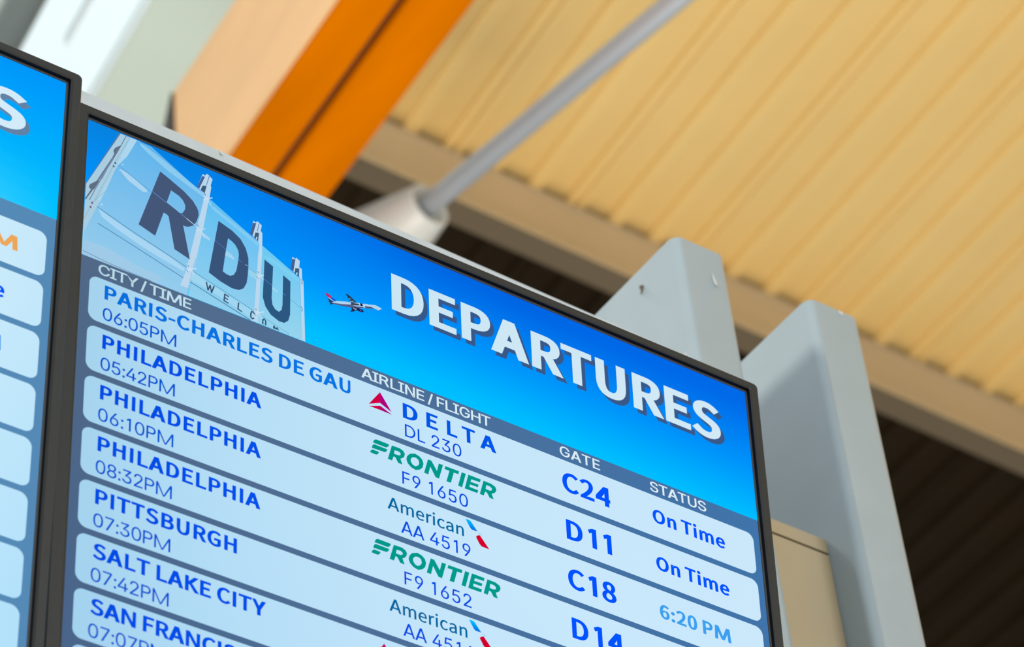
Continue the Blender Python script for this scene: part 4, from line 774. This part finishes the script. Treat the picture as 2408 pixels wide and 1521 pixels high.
pan = tag(empty('back_panel', (2.2815, 2.29, 0)), 'beige metal panel filling the gap between the two posts', 'panel')
bm = bmesh.new()
box(bm, -0.0638, 0.0640, 0, 0.05, 0.4, 4.1655)
from_bm('sheet', bm, pan, M_panel)
bm = bmesh.new()
box(bm, -0.0638, 0.0640, 0, 0.05, 4.1695, 4.190)
from_bm('cap_strip', bm, pan, M_panel)
bm = bmesh.new()
box(bm, -0.0638, 0.0640, 0.006, 0.05, 4.1655, 4.1695)
from_bm('seam', bm, pan, M_dark)
for z in (0.3,):
    bm = bmesh.new()
    box(bm, -0.0638, 0.0640, 0.01, 0.04, 0, 0.4)
    from_bm('foot', bm, pan, M_panel)

# ---------------------------------------------------------------- the flight displays
PW, PH = 800.0, 1422.0
HB, T0, PITCH, CARD = 167.4, 187.9, 57.857, 51.3
CL, CR = 9.98, 8.88
ROWS = 21


def loft(bm, rings, mi=None):
    vs = [[bm.verts.new((u / 1000, y / 1000, -v / 1000)) for u, v in pts] for pts, y in rings]
    for k, (a, b) in enumerate(zip(vs, vs[1:])):
        n = len(a)
        for i in range(n):
            f = bm.faces.new((a[i], a[(i + 1) % n], b[(i + 1) % n], b[i]))
            if mi:
                f.material_index = mi[k]
    return vs


def off_rect(l, r, t, b, rad):
    return rounded(-l, -t, PW + r, PH + b, rad)


def display(name, loc, tilt, label, mat, sky, bar, card):
    o = empty(name, loc)
    o.rotation_euler = tilt
    tag(o, label, 'display', 'flight displays')
    bm = bmesh.new()
    loft(bm, [(off_rect(2.2, 2.2, 2.2, 2.2, 1.2), -4.4), (off_rect(4.6, 4.6, 4.0, 4.6, 2.5), -5.4), (off_rect(16.8, 12.6, 10.8, 13, 4.5), -5.4),
              (off_rect(18, 13.8, 12, 14, 5.2), -4.4), (off_rect(18, 13.8, 12, 14, 5.2), 28), (off_rect(5, 5, 5, 5, 3), 28)])
    from_bm('bezel', bm, o, M_bezel)
    bm = bmesh.new()
    loft(bm, [(off_rect(-0.3, -0.3, -0.3, -0.3, 0.6), 0.6), (off_rect(-0.1, -0.1, -0.1, -0.1, 0.6), -0.35), (off_rect(2.0, 2.0, 2.0, 2.0, 1.0), -0.5), (off_rect(2.15, 2.15, 2.15, 2.15, 1.2), -4.5)], [0, 0, 1])
    from_bm('inner_frame', bm, o, [M_lip, M_black])
    bm = bmesh.new()
    box(bm, -0.004, (PW + 4) / 1000, 0.0282, 0.062, -(PH + 4) / 1000, 0.004)
    from_bm('casing', bm, o, M_case)
    bm = bmesh.new()
    box(bm, -0.001, (PW + 1) / 1000, 0.0008, 0.020, -(PH + 1) / 1000, 0.001)
    scr = from_bm('screen', bm, o, M_black)
    add = lambda nm, items, lift: flat(nm, items, scr, mat, lift)
    bg = flat('background', [([(0, 0), (PW, 0), (PW, PH), (0, PH)], [], bar[0])], scr, MS_plain, -0.6)
    for i, c in enumerate((bar[0], bar[1], bar[1], bar[2])):
        bg.data.color_attributes['Col'].data[i].color = lin(c) + (1,)
    # blue sky of the heading, in a grid so the colours blend
    n, mrow = 8, 10
    items = []
    verts, faces, cols = [], [], []
    for j in range(mrow + 1):
        for i in range(n + 1):
            a, b = i / n, j / mrow
            verts.append((PW * a / 1000, 0.0004, -HB * b / 1000))
            cols.append(tuple(lin(sky(a, b))) + (1,))
    for j in range(mrow):
        for i in range(n):
            q = j * (n + 1) + i
            faces.append((q, q + 1, q + n + 2, q + n + 1))
    me = bpy.data.meshes.new('heading_sky')
    me.from_pydata(verts, [], faces)
    at = me.color_attributes.new('Col', 'FLOAT_COLOR', 'POINT')
    for i, c in enumerate(cols):
        at.data[i].color = c
    link('heading_sky', me, scr, MS_plain)
    for k in range(ROWS):
        v = T0 + PITCH * k
        add('row_card', [(rounded(CL, v, PW - CR, v + CARD, 9.0, 8), [], card)], 0.1)
    return o, scr, add


def ink(text, style, u0, u1, base, cap, col):
    return [(o, h, col) for o, h in lettering(text, style, u0, u1, base, cap)]


def heading(add, text, u0, u1, col, shade):
    add('heading_shadow', [([(u + 5.0, v + 4.6) for u, v in o], [[(u + 5.0, v + 4.6) for u, v in q] for q in h], shade)
                           for o, h in lettering(text, 'heavy', u0, u1, 83.0, 45.8)], -0.30)
    add('heading_text', ink(text, 'heavy', u0, u1, 83.0, 45.8, col), 0.05)


BLUE, SKYB, ORANGE = (0, 84, 255), (60, 160, 240), (245, 170, 90)


def sky_right(a, b):
    tops = [(0.0, (8, 128, 218)), (0.3, (0, 124, 238)), (0.55, (0, 98, 224)), (0.8, (0, 104, 232)), (1.0, (0, 106, 232))]
    for (a0, c0), (a1, c1) in zip(tops, tops[1:]):
        if a0 <= a <= a1:
            k = (a - a0) / (a1 - a0)
            top = [c0[i] + (c1[i] - c0[i]) * k for i in range(3)]
            break
    mid, low = (0, 145, 250), (0, 192, 255)
    t = min(1, max(0, b * 1.08 - 0.16 * (a - 0.5) - 0.03))
    c = [top[i] + (mid[i] - top[i]) * min(1, t * 2) + (low[i] - mid[i]) * max(0, t * 2 - 1) for i in range(3)]
    return c


def sky_left(a, b):
    top, low = (0, 150, 250), (0, 196, 255)
    c = [top[i] + (low[i] - top[i]) * b for i in range(3)]
    k = max(0, b - 0.55) / 0.45 * max(0, 1.0 - a) * 4.5
    k = min(0.75, k)
    return [c[i] + ((105, 212, 255)[i] - c[i]) * k for i in range(3)]


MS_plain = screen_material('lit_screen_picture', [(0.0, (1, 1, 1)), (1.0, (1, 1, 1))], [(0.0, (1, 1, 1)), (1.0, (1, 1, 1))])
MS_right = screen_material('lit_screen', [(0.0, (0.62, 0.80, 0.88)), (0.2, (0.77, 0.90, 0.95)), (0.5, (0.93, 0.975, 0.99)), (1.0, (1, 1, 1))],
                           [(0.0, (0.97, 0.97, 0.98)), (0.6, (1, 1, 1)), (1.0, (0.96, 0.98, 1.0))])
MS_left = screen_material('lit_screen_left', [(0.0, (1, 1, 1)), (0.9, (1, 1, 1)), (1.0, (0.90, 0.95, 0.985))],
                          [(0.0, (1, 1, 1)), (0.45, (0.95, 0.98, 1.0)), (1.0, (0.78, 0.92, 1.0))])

R_LOC = (1.1652, 1.9941, 4.0284)
L_LOC = (0.3276, 1.9690, 4.0350)
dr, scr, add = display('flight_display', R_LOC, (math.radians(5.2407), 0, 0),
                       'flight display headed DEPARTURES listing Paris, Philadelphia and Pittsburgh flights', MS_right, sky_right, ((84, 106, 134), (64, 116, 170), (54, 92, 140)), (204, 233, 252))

# picture of the airport sign and the climbing airplane
items = []
for pts, c, extra in SIGN_PICTURE:
    if isinstance(extra, (int, float)):
        items += [(q, [], c) for q in stroke(pts, extra)]
    else:
        items.append((pts, extra, c))


def clip_v(poly, vmax, below=True):
    r = []
    for i in range(len(poly)):
        a, b = poly[i - 1], poly[i]
        ia, ib = a[1] <= vmax, b[1] <= vmax
        if ia != ib:
            t = (vmax - a[1]) / (b[1] - a[1])
            r.append((a[0] + t * (b[0] - a[0]), vmax))
        if ib:
            r.append(b)
    return r


def clip_box(poly):
    p = clip_v(poly, HB)
    p = [(-u, v) for u, v in p]
    p = [(v, u) for u, v in p]
    p = clip_v(p, -0.6)
    p = [(-v, u) for u, v in p]
    p = [(u, -v) for u, v in p]
    p = clip_v(p, -0.6)
    return [(u, -v) for u, v in p]


clipped = []
for o, h, c in items:
    q = clip_box(o)
    if len(q) >= 3:
        clipped.append((q, [clip_box(x) for x in h], c))
flat('sign_picture', clipped, scr, MS_plain, -0.39)
add('airplane_picture', [(o, h, c) for o, c, h in PLANE_PICTURE], 0.0)
heading(add, 'DEPARTURES', 346.9, 760.3, (214, 236, 248), (58, 90, 138))
HEADW = (226, 240, 246)
for t, u0, u1 in (('CITY / TIME', 18.7, 118.6), ('AIRLINE / FLIGHT', 309.6, 461.9), ('GATE', 546.2, 596.0), ('STATUS', 659.0, 731.0)):
    add('column_title', ink(t, 'header', u0, u1, 183.2, 12.2, HEADW), 0.15)

rows = [('PARIS-CHARLES DE GAU', 297.4, '06:05PM', 'delta', 'DL 230', 359.2, 425.2, 'C24', 547.2, 606.2, 'On Time', BLUE),
        ('PHILADELPHIA', 196.8, '05:42PM', 'frontier', 'F9 1650', 354.9, 430.9, 'D11', 548.8, 604.2, 'On Time', BLUE),
        ('PHILADELPHIA', 196.8, '06:10PM', 'american', 'AA 4519', 352.3, 431.8, 'C18', 547.6, 605.8, '6:20 PM', SKYB),
        ('PHILADELPHIA', 196.8, '08:32PM', 'frontier', 'F9 1652', 354.9, 430.9, 'D14', 548.9, 610.0, None, BLUE),
        ('PITTSBURGH', 172.5, '07:30PM', 'american', 'AA 4514', 352.3, 431.8, None, 0, 0, None, BLUE),
        ('SALT LAKE CITY', 203.6, '07:42PM', 'delta', None, 0, 0, None, 0, 0, None, BLUE),
        ('SAN FRANCISCO', 205.0, '07:07PM', None, None, 0, 0, None, 0, 0, None, BLUE)]
for k, (city, cu, tm, air, flt, f0, f1, gate, g0, g1, status, scol) in enumerate(rows):
    v = T0 + PITCH * k
    cc = (10, 122, 232) if k == 0 else (0, 84, 238)
    its = ink(city, 'bold', 26.2, cu, v + 22.4, 16.3, cc)
    if k == 0:  # the name is cut off at the edge of its column
        its = [([(min(u, 296.6), w) for u, w in o], h, c) for o, h, c in its]
    add('city_text', its, 0.25)
    add('time_text', ink(tm, 'light', 25.2, 103.5, v + 46.5, 14.3, (0, 92, 218)), 0.25)
    if air == 'delta':
        add('airline_logo', [([(u, w + v) for u, w in o], [], c) for o, c in DELTA_MARK], 0.25)
        its = []
        for ch, a, b in (('D', 357.2, 374.4), ('E', 384.7, 398.2), ('L', 408.9, 421.0), ('T', 426.6, 442.3), ('A', 448.2, 467.4)):
            its += ink(ch, 'bold', a, b, v + 25.1, 17.8, (0, 88, 232))
        add('airline_name', its, 0.25)
    elif air == 'frontier':
        add('airline_logo', [([(u, w + v) for u, w in o], [[(u, w + v) for u, w in q] for q in h], (0, 155, 140)) for o, h in FRONTIER_MARK], 0.25)
    elif air == 'american':
        add('airline_name', ink('American', 'medium', 337.4, 424.8, v + 24.3, 14.1, (0, 104, 160)), 0.25)
        add('airline_logo', [([(u, w + v) for u, w in o], [], c) for o, c in AMERICAN_MARK], 0.25)
    if flt:
        add('flight_number_text', ink(flt, 'light', f0, f1, v + 46.7, 14.6, (0, 74, 228)), 0.25)
    if gate:
        add('gate_text', ink(gate, 'bold', g0, g1, v + 37.9, 23.4, BLUE), 0.25)
    if status:
        a, b = ((659.6, 751.9) if status == 'On Time' else (659.5, 748.4))
        add('status_text', ink(status, 'bold', a, b, v + 33.6, 16.3, scol), 0.25)

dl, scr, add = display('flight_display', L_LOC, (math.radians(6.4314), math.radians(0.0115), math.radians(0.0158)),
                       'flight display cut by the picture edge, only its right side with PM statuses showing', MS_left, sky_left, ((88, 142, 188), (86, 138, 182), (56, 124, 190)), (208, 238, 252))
heading(add, 'S', 714.0, 760.8, (216, 238, 250), (100, 132, 166))
for k, (t, col, a, b) in enumerate((('PM', ORANGE, 711.0, 762.6), ('On Time', BLUE, 660.5, 752.8), ('PM', SKYB, 712.0, 753.8))):
    v = T0 + PITCH * k
    add('status_text', ink(t, 'bold', a, b, v + 33.6, 16.3, col), 0.25)
